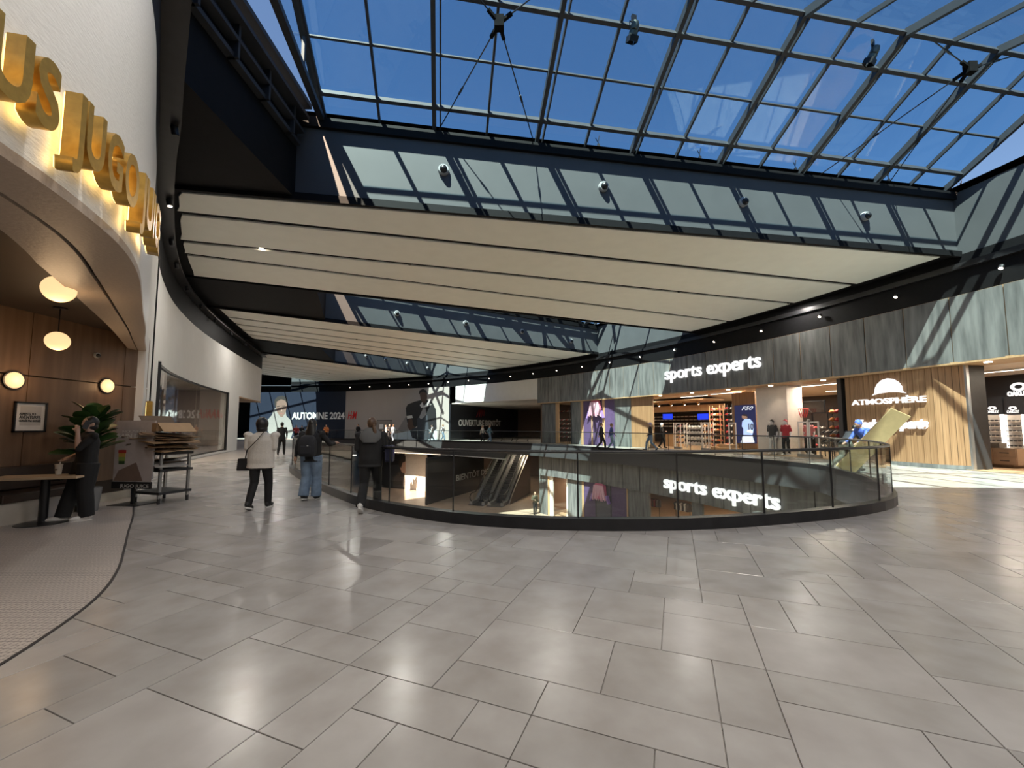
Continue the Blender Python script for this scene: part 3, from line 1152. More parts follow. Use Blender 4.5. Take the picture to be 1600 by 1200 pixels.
# wood wall: from the pillar towards the viewer; panels with recessed joints
WD0, WD1 = Vector((-8.2, 9.15)), Vector((-8.2, 5.0))
dv = (WD1 - WD0); WDL = dv.length; dv /= WDL
wn_ = Vector((-dv.y, dv.x))               # faces the bar (+x side)
if wn_.x < 0:
    wn_ = -wn_
WDL = 9.0
wood = MB(); p1 = WD0 + dv * WDL
wood.prism([WD0 - wn_ * .06, p1 - wn_ * .06, p1 - wn_ * .3, WD0 - wn_ * .3], 0, 3.5)
wall_wood = struct(wood.obj('wall_wood', flat('joint brown', (0.03, 0.018, 0.01))), 'brown wood-veneer wall of the juice bar')
cuts = [-0.02, 0.55, 2.25, 3.95, 5.65, 7.3, 9.0]
for a, b in zip(cuts, cuts[1:]):
    for z0, z1 in ((0.42, 2.36), (2.37, 3.46)):
        m = MB(); pa, pb = WD0 + dv * (a + .006), WD0 + dv * (b - .006)
        m.prism([pa, pb, pb - wn_ * .07, pa - wn_ * .07], z0 + .006, z1 - .006)
        m.obj('panel', m_wood_dk, wall_wood)
m = MB(); pa, pb = WD0 + dv * .0, WD0 + dv * WDL
m.prism([pa + wn_ * .012, pb + wn_ * .012, pb - wn_ * .07, pa - wn_ * .07], 0, .16)
m.obj('plinth', flat('cream plinth', (0.55, 0.52, 0.45)), wall_wood)
# jamb between pillar and wood wall
m = MB(); m.prism([WALL[I_JAMB], WD0, WD0 - wn_ * .3, WALL[I_JAMB + 12] + WSIDE[I_JAMB + 12] * .2], 0, 3.5)
struct(m.obj('wall_jamb', m_white), 'white jamb at the end of the wood wall')


def onwood(s, off=0.0, z=0.0):
    p = WD0 + dv * s + wn_ * off
    return Vector((p.x, p.y, z))


WRZ = math.atan2(wn_.y, wn_.x) + math.pi / 2     # local -y faces out of the wood wall

# ================================================================== OUTER STOREFRONT (upper level)
def arc_words(parent, s, th0, th1, r, z, size, m, ext=0.05, off=0.0, shear=0.0):
    """letters following an arc; th0 is the reader's left end"""
    adv = [advance(c) for c in s]
    tot = sum(adv)
    R = Matrix.Rotation(math.pi / 2, 4, 'X')
    x = 0.0
    Lm = math.radians(th0 - th1) * r
    k = Lm / (tot * size)
    for c, a in zip(s, adv):
        if c != ' ':
            th = th0 + (th1 - th0) * (x + a / 2) / tot
            me = text_mesh(c, size, ext, off, shear, sx=k)
            w = mwidth(me)
            me.transform(Matrix.Translation((-(w[0] + w[1]) / 2, 0, 0)))
            p, rz = on_arc(th, r, z)
            me.transform(Matrix.Translation(p) @ Matrix.Rotation(rz, 4, 'Z') @ R)
            me.materials.append(m)
            o = bpy.data.objects.new('letter', me); COL.objects.link(o)
            wpart(o, parent)
        x += a


def facade_panel(parent, th0, th1, r0, r1, z0, z1, m, name='panel', g=0.012):
    dth = math.degrees(g / r0)
    a, b = A(th0 - dth, r0), A(th1 + dth, r0)
    c, d = A(th1 + dth, r1), A(th0 - dth, r1)
    mb = MB(); mb.prism([a.xy, b.xy, c.xy, d.xy], z0, z1)
    o = mb.obj(name, m)
    return wpart(o, parent)


mb = MB(); mb.arc(4, 43.75, RO - 0.08, RO + 0.45, ZB + 0.02, ZT - 0.005)
wall_right = struct(mb.obj('wall_right', m_wood_lt), 'dark stone fascia with oak joints above the storefronts')
JT = [43.75 - 1.558 * k for k in range(26)]
for a, b in zip(JT, JT[1:]):
    facade_panel(wall_right, a, b, RO - 0.12, RO - 0.02, ZB, ZT - 0.02, m_stone, g=0.02)
# oak soffit
mb = MB(); mb.arc(4, 43.75, RO - 0.12, RO + 1.4, ZB - 0.06, ZB + 0.02)
struct(mb.obj('trim_15', m_wood_lt), 'oak soffit under the stone fascia')
# left return of the fascia (seen end-on beside the bulkhead)
sign_up = thing('sports_sign', 'lit white lettering on the upper stone fascia reading sports experts', 'sign', A(25, RO, 4.6))
arc_words(sign_up, 'sports experts', TH(1040, RO - .2), TH(1193, RO - .2), RO - 0.20, 4.70, 1.12, m_letter, 0.05, 0.018)

# storefront infill under the fascia
RF = RO + 0.25
sf = MB(); sf.arc(TH(847, RF), TH(868, RF), RF + .1, RF + .4, 0, ZB - .06)
store = struct(sf.obj('wall_storefront', m_stone), 'stone and oak piers of the sports storefront')


def infill(u0, u1, m, name='panel', r=RF, z0=0.0, z1=ZB - .06, dep=.12, parent=None):
    return facade_panel(parent or store, TH(u0, r), TH(u1, r), r, r + dep, z0, z1, m, name, 0.0)


infill(847, 859, m_stone); infill(859.4, 868, m_stone, r=RF + .02)
infill(868, 873, m_wood_lt, 'oak_post', RF - .03)
infill(891.5, 893.5, m_dark, 'window_frame'); infill(893.5, 907, m_stone)
infill(907, 911, m_wood_lt, 'oak_post', RF - .03)
infill(911, 923.5, m_purple, 'banner'); infill(923.5, 925.5, m_wood_lt, 'oak_post', RF - .03)
infill(925.5, 941, m_purple, 'banner'); infill(941, 944.5, m_wood_lt, 'oak_post', RF - .03)
infill(944.5, 960, m_purple, 'banner'); infill(960, 986, m_stone); infill(986, 1020, m_wood)
o = infill(873, 891.5, m_glass_shop, 'pane', RF + .03, dep=.012)
infill(873, 891.5, m_wood_lt, 'sill', RF, 0, .06)


def hanging_shirt(u, v0, v1, r, lab, seedv):
    """long fringed pink and violet garment hung in front of the banner"""
    p = A(TH(u, r), r)
    rz = math.radians(TH(u, r) - 90)
    t = thing('hanging_garment', lab, 'garment', (p.x, p.y, 0), rz, 'garments')
    zt, zb_ = zat(u, v0, p), zat(u, v1, p)
    h = zt - zb_
    pk, vi = flat('pink knit', (0.55, 0.13, 0.22)), flat('violet knit', (0.32, 0.20, 0.50))
    rg = random.Random(seedv)
    m = MB()
    m.loft([[Vector((x * w, -.04 - y * .16, zt - f * h)) for x, y in ((-1, 0), (-.8, 1), (0, 1.3), (.8, 1), (1, 0), (0, -.2))] for f, w in ((0, .40), (.12, .52), (.5, .56), (.8, .58), (.86, .56))])
    m.obj('body', pk, t)
    s = MB(); s.cur = 0
    for i in range(26):
        x = -.68 + 1.36 * i / 25
        s.bar((x * .62, -.25, zt - .1 * h), (x + rg.uniform(-.04, .04), -.22, zt - h * rg.uniform(.84, .98)), .035)
    o = s.obj('fringe', flat('pale pink yarn', (0.75, 0.45, 0.55)), t); o['kind'] = 'stuff'
    for sx in (-1, 1):
        m = MB(); m.bar((sx * .66, -.12, zt - .62 * h), (sx * .86, -.12, zt - 1.05 * h), .2, .12)
        m.obj('sleeve', vi, t)


hanging_shirt(931.5, 626, 652, RF - .05, 'pink and violet garment hung before the upper purple banner', 3)

# ATMOSPHERE wood wall
W1, W2, W3 = A(TH(1323, 52.15), 52.15), A(TH(1460, 51.95), 51.95), A(TH(1514, 52.3), 52.3)
wa = MB(); wa.prism([W1.xy, W2.xy, W3.xy, A(TH(1514, 52.3), 53.2).xy, A(TH(1323, 52.15), RO + 1.2).xy], 0, ZB - .06)
wall_atm = struct(wa.obj('wall_oak', m_dark), 'oak-slat wall with the lit shop signs')


def slats(p, q, n, z0, z1, name):
    d = (q - p) / n
    nv = Vector((d.y, -d.x, 0)).normalized()
    if nv.dot(Vector((0, 0, 0)) - p) < 0:
        nv = -nv
    for i in range(n):
        a, b = p + d * (i + .03), p + d * (i + .97)
        m = MB(); m.prism([a.xy, b.xy, (b + nv * .025).xy, (a + nv * .025).xy], z0, z1)
        m.obj('slat', m_wood, wall_atm)


slats(W1, W2, 16, .14, ZB - .07, 'slat')
slats(W2, W3, 5, .14, ZB - .07, 'slat')
m = MB(); dd = (W2 - W1).normalized(); nv = Vector((-dd.y, dd.x, 0)); nv = nv if nv.dot(-W1) > 0 else -nv
m.prism([W1.xy, W2.xy, (W2 + nv * .03).xy, (W1 + nv * .03).xy], 0, .14); m.obj('plinth', m_stone, wall_atm)
m = MB(); m.prism([W2.xy, W3.xy, (W3 + nv * .03).xy, (W2 + nv * .03).xy], 0, .14); m.obj('plinth', m_stone, wall_atm)
m = MB(); m.box(-.05, .05, -.05, .05, 0, ZB - .06, Matrix.Translation(W3)); m.obj('corner_post', m_chrome, wall_atm)
WRZA = math.atan2((W2 - W1).y, (W2 - W1).x)


class Flat:
    """vertical picture plane through p with heading rz (local x to the reader's right, facing local -y)"""
    def __init__(s, p, rz):
        s.p, s.rz = Vector((p[0], p[1], 0)), rz
        s.x = Vector((math.cos(rz), math.sin(rz), 0)); s.n = Vector((-math.sin(rz), math.cos(rz), 0))

    def __call__(s, u, v):
        q = ray(u, v)
        o = Vector((0, 0, EYE))
        t = (s.p - o).dot(s.n) / q.dot(s.n)
        h = o + q * t
        return ((h - s.p).dot(s.x), h.z)


def lerp2(a, b, f):
    return (a[0] + (b[0] - a[0]) * f, a[1] + (b[1] - a[1]) * f)


FW = Flat(W1 + nv * .03, WRZA)
t = thing('dome_sign', 'lit white dome emblem above ATMOSPHERE lettering on the oak wall', 'sign', (*FW.p.xy, 0), WRZA)
x0, z0 = FW(1333, 633); x1, z1 = FW(1449, 626)
hgt = FW(1390, 620)[1] - FW(1390, 634)[1]
words(t, 'ATMOSPHÈRE', x0, (z0 + z1) / 2 - .02, .31, m_letter, width=x1 - x0, ext=.03, off=.005, y=-.05)
cx, zc = FW(1390, 614)
wd = (FW(1416, 612)[0] - FW(1363, 616)[0]) / 2
prof = [(wd * x, zc + z) for x, z in ((-1, -.06), (-.82, .02), (-.78, .22), (-.62, .40), (-.34, .54), (0, .59), (.34, .54), (.62, .40), (.78, .22), (.82, .02), (1, -.06), (.6, .0), (0, .03), (-.6, .0))]
prof = [(cx + a, b) for a, b in prof]
m = MB(); n = len(prof)
m.add([(a, -.09, b) for a, b in prof] + [(a, -.03, b) for a, b in prof], [tuple(range(n)), tuple(range(2 * n - 1, n - 1, -1))] + [(i, n + i, n + (i + 1) % n, (i + 1) % n) for i in range(n)])
m.obj('emblem', m_letter, t)
t = thing('hockey_sign', 'lit white slanted lettering reading Hockey experts low on the oak wall', 'sign', (*FW.p.xy, 0), WRZA)
x0, z0 = FW(1337, 668); x1, z1 = FW(1450, 669)
words(t, 'Hockey experts', x0, (z0 + z1) / 2, .46, m_letter, width=x1 - x0, ext=.04, off=.03, y=-.06, shear=.25)

# ================================================================== SHOP INTERIORS
def room(th0, th1, r0, r1, zc, mw, mf, mc, name, label, z0=0.0):
    mb = MB()
    mb.cur = 0; mb.arc(th0, th1, r1, r1 + .2, z0, z0 + zc)
    for th in (th0, th1):
        mb.prism([A(th - .1, r0).xy, A(th + .1, r0).xy, A(th + .1, r1).xy, A(th - .1, r1).xy], z0, z0 + zc)
    mb.cur = 1; mb.arc(th0, th1, r0, r1, z0, z0 + .012)
    mb.cur = 2; mb.arc(th0, th1, r0, r1, z0 + zc, z0 + zc + .1)
    return struct(mb.obj(name, [mw, mf, mc]), label)


TA, TB = TH(1323, RO + 1) - .2, 43.6
room(TA, TB, RO + .3, RO + 11, 3.72, flat('shop dark wall', (0.05, 0.04, 0.037)), m_floor_shop, m_shopwhite, 'wall_shop_sports', 'walls of the sports shop')
room(2, TA - .7, RO + .3, RO + 9, 3.72, flat('oak shop wall', (0.22, 0.13, 0.08)), m_floor_shop, m_shopwhite, 'wall_shop_eyewear', 'walls of the eyewear shop')


def area_light(name, p, sx, sy, watts, col=(1, .86, .68), rz=0.0, parent=None, spread=None):
    l = bpy.data.lights.new(name, 'AREA'); l.shape = 'RECTANGLE'; l.size, l.size_y = sx, sy
    l.energy = watts; l.color = col
    if spread:
        l.spread = math.radians(spread)
    o = bpy.data.objects.new(name, l); COL.objects.link(o); o.location = p; o.rotation_euler = (0, 0, rz)
    if parent:
        wpart(o, parent)
    return o


def spot_light(name, p, d, watts, ang=70, col=(1, .84, .64), rad=.08):
    l = bpy.data.lights.new(name, 'SPOT'); l.energy = watts; l.color = col; l.spot_size = math.radians(ang); l.spot_blend = .6; l.shadow_soft_size = rad
    o = bpy.data.objects.new(name, l); COL.objects.link(o); o.location = p
    o.rotation_euler = Vector(d).to_track_quat('-Z', 'Y').to_euler()
    return o


# ceiling panels with real light in the shops
def linear_lamp(p, rz, L, watts, label, grp):
    t = thing('linear_lamp', label, 'lamp', p, rz, grp)
    m = MB(); m.box(-L / 2, L / 2, -.05, .05, -.05, .0); m.obj('housing', m_letter_dim, t)
    m = MB(); m.box(-L / 2 + .02, L / 2 - .02, -.04, .04, -.056, -.05); m.obj('diffuser', m_led, t)
    o = area_light('lamp_light', (0, 0, -.07), L, .3, watts); o.parent = t
    return t


for i, (th, r, w) in enumerate(((28.5, 54.5, 150), (25.5, 54, 150), (22.8, 54.5, 150), (19.5, 54, 150), (27, 58.5, 150), (21, 58.5, 150), (38, 55, 110), (34, 55, 90), (13.6, 55.5, 130), (10.5, 55, 130), (8, 55, 110))):
    linear_lamp(A(th, r, 3.70), math.radians(th - 90), 2.2, w, 'slim ceiling lamp inside the shops behind the stone fascia', 'shop ceiling lamps')

# ================================================================== LOWER LEVEL
ZLF = -2.35
mb = MB(); mb.arc(4, TH(842, RL), RL + .02, RL + .4, ZLF + .02, -.8)
wall_low = struct(mb.obj('wall_lower', m_wood_lt), 'dark stone fascia of the lower storefront')
tl0 = TH(842, RL)
JL = [tl0 - 1.72 * k for k in range(24)]
for a, b in zip(JL, JL[1:]):
    facade_panel(wall_low, a, b, RL - .04, RL + .03, ZLF, -.8, m_stone, g=.025)
sgn = thing('sports_sign', 'lit white lettering reading sports experts below, seen through the railing glass', 'sign', A(22, RL, -2))
arc_words(sgn, 'sports experts', TH(1034, RL - .1), TH(1213, RL - .1), RL - .12, -1.86, 0.98, m_letter, .05, .016)
lowst = MB(); lowst.arc(TH(842, RL + .1), TH(857, RL + .1), RL + .25, RL + .5, ZL, ZLF)
low_store = struct(lowst.obj('wall_lower_storefront', m_stone), 'stone and banner piers of the lower storefront')
RG = RL + .15


def infl(u0, u1, m, name='panel', r=RG, z0=ZL, z1=ZLF, dep=.12):
    return infill(u0, u1, m, name, r, z0, z1, dep, low_store)


infl(842, 855, m_stone); infl(855, 857.5, m_wood_lt, 'oak_post', RG - .03); infl(857.5, 863, flat('cream frame', (.75, .70, .62)), 'post')
infl(883.5, 885.5, flat('cream frame', (.75, .70, .62)), 'post'); infl(863, 883.5, m_glass_shop, 'pane', RG + .03, dep=.012)
infl(885.5, 907.5, m_stone); infl(907.5, 910.5, m_wood_lt, 'oak_post', RG - .03); infl(910.5, 928, m_purple, 'banner')
infl(928, 930, m_dark, 'post'); infl(930, 951, flat('slate panel', (.10, .10, .12)), 'panel'); infl(951, 953, m_dark, 'post')
infl(953, 976, m_purple, 'banner'); infl(976, 978, m_wood_lt, 'oak_post', RG - .03); infl(978, 1011, m_stone)
infl(1076, 1092, m_stone)
hanging_shirt(937, 755, 783, RG - .05, 'pink and violet garment hung before the lower purple banner', 5)
room(6, TH(842, RL) - .2, RL + .3, RL + 20, 3.0, flat('lower shop wall', (0.30, 0.19, 0.12)), m_floor_shop, m_shopwhite, 'wall_lower_shop', 'walls of the lower sports shop', ZL)
for i, (th, r) in enumerate(((28, 52), (24, 52), (20, 52), (38, 52), (27, 58), (23, 58), (26, 64))):
    linear_lamp(A(th, r, -2.45), math.radians(th - 90), 2.0, 120, 'slim ceiling lamp inside the lower shop', 'lower shop lamps')
# dark lower hoarding with BIENTOT DISPO, receding beside the escalator
H0, H1 = G(667, 789, ZL), G(756, 762, ZL)
t = thing('dark_hoarding', 'charcoal hoarding wall with pale lettering beside the escalators', 'hoarding', (*H0.xy, ZL), math.atan2((H1 - H0).y, (H1 - H0).x))
L = (H1 - H0).length
m = MB(); m.box(0, L, 0, .2, 0, 4.12); m.obj('board', m_hoard_dark, t)
FL = Flat(H0, t.rotation_euler.z)
xa, za = FL(712, 746); xb, zb2 = FL(772, 736)
words(t, 'BIENTÔT DISPO', xa, (za + zb2) / 2 - .25 - ZL, .85, m_letter_dim, width=xb - xa, ext=.01, off=.012, y=-.015)
# sunlit pale hoarding and dark fashion print on the lower level
H2 = G(560, 786, ZL)
for (u0, u1, mm, nm, lb) in ((634, 667, flat('pale hoarding', (.62, .63, .64)), 'pale_hoarding', 'pale hoarding panel beside the charcoal wall of the lower level'),
                             (570, 634, m_hoard_dark, 'print_hoarding', 'dark fashion print with a young model on the lower level')):
    q0 = A(TH(u0, 49.0), 49.0); q1 = A(TH(u1, 49.0), 49.0)
    d = (q1 - q0)
    t = thing(nm, lb, 'hoarding', (q0.x, q0.y, ZL), math.atan2(d.y, d.x))
    m = MB(); m.box(0, d.length, 0, .15, 0, 4.12); m.obj('board', mm, t)
    if nm == 'print_hoarding':
        FP = Flat(q0, t.rotation_euler.z)
        def shape(poly, mt, name, y):
            pts = [FP(*p) for p in poly]; k = len(pts)
            mb = MB(); mb.add([(a, y, b - ZL) for a, b in pts] + [(a, 0, b - ZL) for a, b in pts], [tuple(range(k))] + [(i, k + i, k + (i + 1) % k, (i + 1) % k) for i in range(k)])
            mb.obj(name, mt, t)
        shape([(615, 748), (622, 738), (632, 736), (633.8, 760), (633.8, 786), (612, 786)], flat('print brown jacket', (.06, .05, .045)), 'printed_jacket', -.01)
        shape([(626, 722), (630, 718), (633.8, 718), (633.8, 740), (628, 738), (625, 731)], flat('print skin', (.45, .30, .24)), 'printed_face', -.015)
        shape([(623, 727), (624, 718), (629, 713), (633.8, 712), (633.8, 721), (629, 723), (627, 731)], flat('print dark hair', (.03, .025, .022)), 'printed_hair', -.02)
        shape([(626, 766), (632, 764), (633.8, 768), (633.8, 777), (627, 776)], flat('print skin', (.45, .30, .24)), 'printed_hand', -.02)

# ---- escalators
def escalator(base, head, w, label):
    rz = math.atan2(head[1], head[0]) - math.pi / 2
    t = thing('escalator', label, 'escalator', base, rz, 'escalators')
    # local y = climbing direction
    Lh, slope = 7.4, math.tan(math.radians(32))
    steel = flat('escalator steel', (.42, .42, .43), .3, metal=.7)
    prof = lambda y: 0 if y < 0 else (y * slope if y > .6 else y * y / 1.2 * slope)
    for sx in (-1, 1):
        x = sx * (w / 2 + .14)
        m = MB()
        ys = [-1.0, -.4, 0, .3, .6, 2, 4, 6, Lh]
        m.loft([[Vector((x - .14, y, prof(y) - (.9 if y > .5 else .0) - .02)), Vector((x + .14, y, prof(y) - (.9 if y > .5 else 0) - .02)), Vector((x + .14, y, prof(y) + .28)), Vector((x - .14, y, prof(y) + .28))] for y in ys])
        m.obj('skirt', steel, t)
        m = MB(); m.loft([[Vector((x - .008, y, prof(y) + .27)), Vector((x + .008, y, prof(y) + .27)), Vector((x + .008, y, prof(y) + .95)), Vector((x - .008, y, prof(y) + .95))] for y in ys[1:]])
        m.obj('balustrade', m_glass_rail, t)
        path = [(x, -.9, .32), (x, -1.18, .5), (x, -1.22, .72), (x, -1.05, .92), (x, -.7, 1.0), (x, 0, 1.0), (x, .6, prof(.6) + 1), (x, 4, prof(4) + 1), (x, Lh, prof(Lh) + 1)]
        m = MB(); m.tube(path, .045, 8); m.obj('handrail', m_blackmetal, t, smooth=True)
    ns = 24
    for i in range(ns):
        y = .15 + i * .3
        m = MB(); m.box(-w / 2, w / 2, y, y + .34, prof(y) - .3, prof(y) + .02)
        m.obj('step', m_dark, t)
    m = MB(); m.box(-w / 2 - .3, w / 2 + .3, -1.4, .2, 0.002, .02); m.obj('landing_plate', m_dark, t)
    return t


E0 = G(752, 786, ZL); hd = Vector((.31, .95, 0))
escalator((E0.x, E0.y, ZL), hd, .9, 'escalator nearer the charcoal hoarding, seen through the railing')
pr = Vector((hd.y, -hd.x, 0)).normalized()
E1 = E0 + pr * 1.75
escalator((E1.x, E1.y, ZL), hd, .9, 'escalator further from the charcoal hoarding, beside the brown side wall')
E2 = E1 + pr * .95
t = thing('escalator_cladding', 'grey-brown cladding wall along the outer escalator', 'cladding', (E2.x, E2.y, ZL), math.atan2(hd.y, hd.x))
m = MB(); sl_ = math.tan(math.radians(32))
m.add([(x, y, z) for y in (0, .12) for x, z in ((0, 0), (7, 0), (7, 7 * sl_ + .1), (.6, .5))], [(0, 1, 2, 3), (7, 6, 5, 4), (0, 4, 5, 1), (1, 5, 6, 2), (2, 6, 7, 3), (3, 7, 4, 0)])
m.obj('panel', flat('taupe cladding', (.22, .17, .14)), t)
# back wall of the lower corridor
mb = MB(); mb.box(-8, 8, 58, 58.3, ZL, -.8)
struct(mb.obj('wall_lower_back', flat('brown corridor wall', (.12, .075, .05))), 'brown wall at the end of the lower corridor')
for i, p in enumerate(((1.2, 42, -.85), (-2, 50, -.85), (-13, 34, -.85), (-17, 30, -.85))):
    t = thing('round_downlight', 'round recessed lamp in the ceiling of the lower gallery', 'lamp', p, 0, 'lower gallery lamps')
    m = MB(); m.lathe([(.0, 0), (.16, 0), (.16, .03), (0, .03)], 16); m.obj('lens', m_spot, t)
    o = area_light('lamp_light', (0, 0, -.03), .3, .3, 220, (1, .78, .55)); o.parent = t

# ================================================================== HOARDINGS AT THE FAR SIDE
def hoard(u0, u1, name, label, m, z1=ZT):
    q0, q1 = A(TH(u0), RO - .15), A(TH(u1), RO - .15)
    d = q1 - q0
    t = thing(name, label, 'hoarding', (q0.x, q0.y, 0), math.atan2(d.y, d.x))
    n = max(1, round(d.length / 2.4))
    for i in range(n):
        a, b = d.length * i / n, d.length * (i + 1) / n
        mb = MB(); mb.box(a + .002, b - .002, 0, .15, 0, z1); mb.obj('board', m, t)
    return t, Flat(q0, t.rotation_euler.z), d.length


def printed(t, F, poly, m, name, y=-.01, z0=0.0):
    pts = [F(*p) for p in poly]
    k = len(pts)
    tri = geometry.tessellate_polygon([[Vector((a, b, 0)) for a, b in pts]])
    mb = MB()
    mb.add([(a, y, b - z0) for a, b in pts] + [(a, 0, b - z0) for a, b in pts], [tuple(f) for f in tri] + [(i, k + i, k + (i + 1) % k, (i + 1) % k) for i in range(k)])
    return mb.obj(name, m, t)


K_ = lambda n, c: flat('print ' + n, c, .5)
# grey fashion hoarding -------------------------------------------------
ht, HF, HL = hoard(541, 703, 'grey_hoarding', 'warm grey fashion hoarding with a seated model print', m_hoard_grey)
red = flat('red logo', (.55, .015, .02))
def hm_logo(t, F, u0, v0, u1, v1):
    a, b = F(u0, v1), F(u1, v0)
    words(t, 'H', a[0], a[1], (b[1] - a[1]) * 1.38, red, 'logo_letter', ext=.01, off=.02, y=-.02, shear=.28, width=(b[0] - a[0]) * .42)
    words(t, '&', a[0] + (b[0] - a[0]) * .40, a[1] + .1, (b[1] - a[1]) * .6, red, 'logo_letter', ext=.01, y=-.02, shear=.25, width=(b[0] - a[0]) * .18)
    words(t, 'M', a[0] + (b[0] - a[0]) * .54, a[1], (b[1] - a[1]) * 1.38, red, 'logo_letter', ext=.01, off=.02, y=-.02, shear=.28, width=(b[0] - a[0]) * .46)


hm_logo(ht, HF, 543, 642, 557, 655)
X = lambda l: [(540 + a / 5, 580 + b / 5) for a, b in l]
printed(ht, HF, X([(370, 525), (380, 490), (430, 480), (480, 470), (700, 440), (715, 470), (712, 548), (370, 548)]), K_('pale denim', (.52, .60, .66)), 'printed_denim', -.008)
printed(ht, HF, X([(475, 345), (470, 290), (485, 260), (540, 238), (590, 225), (640, 225), (680, 245), (705, 300), (712, 450), (690, 470), (650, 455), (640, 350), (610, 330), (560, 370), (570, 420), (530, 450), (495, 440), (480, 390)]), K_('black jacket', (.012, .012, .014)), 'printed_jacket', -.012)
printed(ht, HF, X([(560, 370), (610, 330), (640, 345), (650, 455), (690, 520), (600, 548), (520, 520), (500, 450), (560, 440)]), K_('grey denim', (.035, .04, .05)), 'printed_leg', -.014)
printed(ht, HF, X([(410, 455), (470, 355), (500, 400), (495, 455), (440, 480)]), K_('grey haze', (.22, .20, .19)), 'printed_blanket', -.010)
printed(ht, HF, X([(580, 265), (600, 240), (612, 275), (655, 228), (670, 262), (640, 275), (612, 285), (590, 285)]), K_('cream collar', (.62, .60, .57)), 'printed_collar', -.018)
printed(ht, HF, X([(575, 360), (605, 290), (625, 290), (632, 335), (612, 360), (590, 375)]), K_('grey shirt', (.28, .27, .27)), 'printed_shirt', -.018)
printed(ht, HF, X([(578, 170), (590, 150), (615, 150), (634, 170), (638, 205), (625, 245), (605, 250), (588, 225)]), K_('brown face', (.085, .05, .035)), 'printed_face', -.020)
printed(ht, HF, X([(574, 180), (578, 150), (605, 138), (632, 150), (640, 182), (630, 170), (606, 160), (584, 170)]), K_('black hair', (.01, .01, .01)), 'printed_hair', -.022)
printed(ht, HF, X([(478, 350), (520, 345), (526, 365), (482, 372)]), K_('cream collar', (.62, .60, .57)), 'printed_cuff', -.016)
printed(ht, HF, X([(492, 372), (520, 368), (528, 420), (545, 440), (500, 460), (482, 430)]), K_('brown face', (.085, .05, .035)), 'printed_hand', -.016)
# service door with a notice
dr = thing('service_door', 'grey service double door with a white notice in the fashion hoarding', 'door', (*ht.location.xy, 0), ht.rotation_euler.z)
a, b = HF(589, 690), HF(612, 657)
hh = b[1]
m = MB(); m.box(a[0] - .06, b[0] + .06, -.03, .0, 0, hh + .06); m.obj('door_frame', m_dark, dr)
mid = a[0] + (b[0] - a[0]) * .52
for x0, x1 in ((a[0], mid - .01), (mid + .01, b[0])):
    m = MB(); m.box(x0, x1, -.05, -.03, 0.02, hh); leaf = m.obj('door_leaf', flat('door grey', (.26, .23, .21)), dr)
    m = MB(); m.box((mid - .12 if x1 < mid else mid + .06), (mid - .06 if x1 < mid else mid + .12), -.09, -.05, .95, 1.2); m.obj('handle', m_chrome, leaf)
c0, c1 = HF(593, 670), HF(599.5, 663)
m = MB(); m.box(c0[0], c1[0], -.056, -.05, c0[1], c1[1]); m.obj('notice', m_letter_dim, dr)
# navy autumn hoarding ---------------------------------------------------
at, AF, AL = hoard(392, 541, 'navy_hoarding', 'dark navy fashion hoarding with a portrait and pale lettering', flat('navy print', (.020, .026, .044), .35))
x0, z0 = AF(456.5, 655.5); x1, z1 = AF(538.5, 654)
words(at, 'AUTOMNE 2024', x0, (z0 + z1) / 2, 1.22, m_letter_dim, width=x1 - x0, ext=.012, off=.035, y=-.03)
Y = lambda l: [(380 + a / 6.667, 560 + b / 6.667) for a, b in l]
printed(at, AF, Y([(240, 660), (300, 590), (320, 530), (345, 510), (440, 520), (450, 600), (500, 650), (520, 760), (490, 850), (330, 850), (270, 780), (240, 720)]), K_('white hoodie', (.28, .27, .26)), 'printed_hoodie', -.012)
printed(at, AF, Y([(335, 480), (345, 430), (400, 415), (450, 430), (458, 490), (440, 570), (410, 612), (385, 605), (355, 560)]), K_('pale face', (.20, .13, .105)), 'printed_face', -.018)
printed(at, AF, Y([(328, 490), (330, 430), (360, 398), (410, 388), (455, 405), (465, 450), (458, 480), (440, 440), (395, 425), (350, 450), (342, 520)]), K_('dark hair', (.006, .005, .005)), 'printed_hair', -.022)
for q in ([(352, 498), (384, 492), (384, 500), (354, 506)], [(404, 492), (436, 490), (436, 498), (406, 500)]):
    printed(at, AF, Y(q), K_('dark hair', (.006, .005, .005)), 'printed_brow', -.024)
printed(at, AF, Y([(388, 572), (412, 570), (410, 578), (390, 580)]), K_('lips', (.30, .12, .11)), 'printed_mouth', -.024)
printed(at, AF, Y([(396, 520), (404, 520), (408, 552), (392, 552)]), K_('nose shade', (.42, .28, .23)), 'printed_nose', -.024)
# corridor opening with the dark "opening soon" hoarding -----------------
mb = MB(); mb.arc(TH(841), TH(712), RO - .05, RO + .2, 4.1, ZT)
struct(mb.obj('wall_bulkhead', m_white), 'white bulkhead above the corridor entrance')
D0, D1 = A(TH(706), RO), Vector((0.9, 63.0, 0))
d = D1 - D0
t = thing('corridor_hoarding', 'black hoarding with pale lettering and dark red logo in the corridor entrance', 'hoarding', (*D0.xy, 0), math.atan2(d.y, d.x))
m = MB(); m.box(-.3, d.length, 0, .15, 0, 4.1); m.obj('board', m_hoard_dark, t)
FD = Flat(D0, t.rotation_euler.z)
x0, z0 = FD(716, 666); x1, z1 = FD(782, 665)
words(t, 'OUVERTURE BIENTÔT', x0, (z0 + z1) / 2, 1.05, m_letter_dim, width=x1 - x0, ext=.01, off=.02, y=-.02)
darkred = flat('dark red logo', (.16, .012, .014))
a, b = FD(743, 652), FD(754, 640)
m = MB()
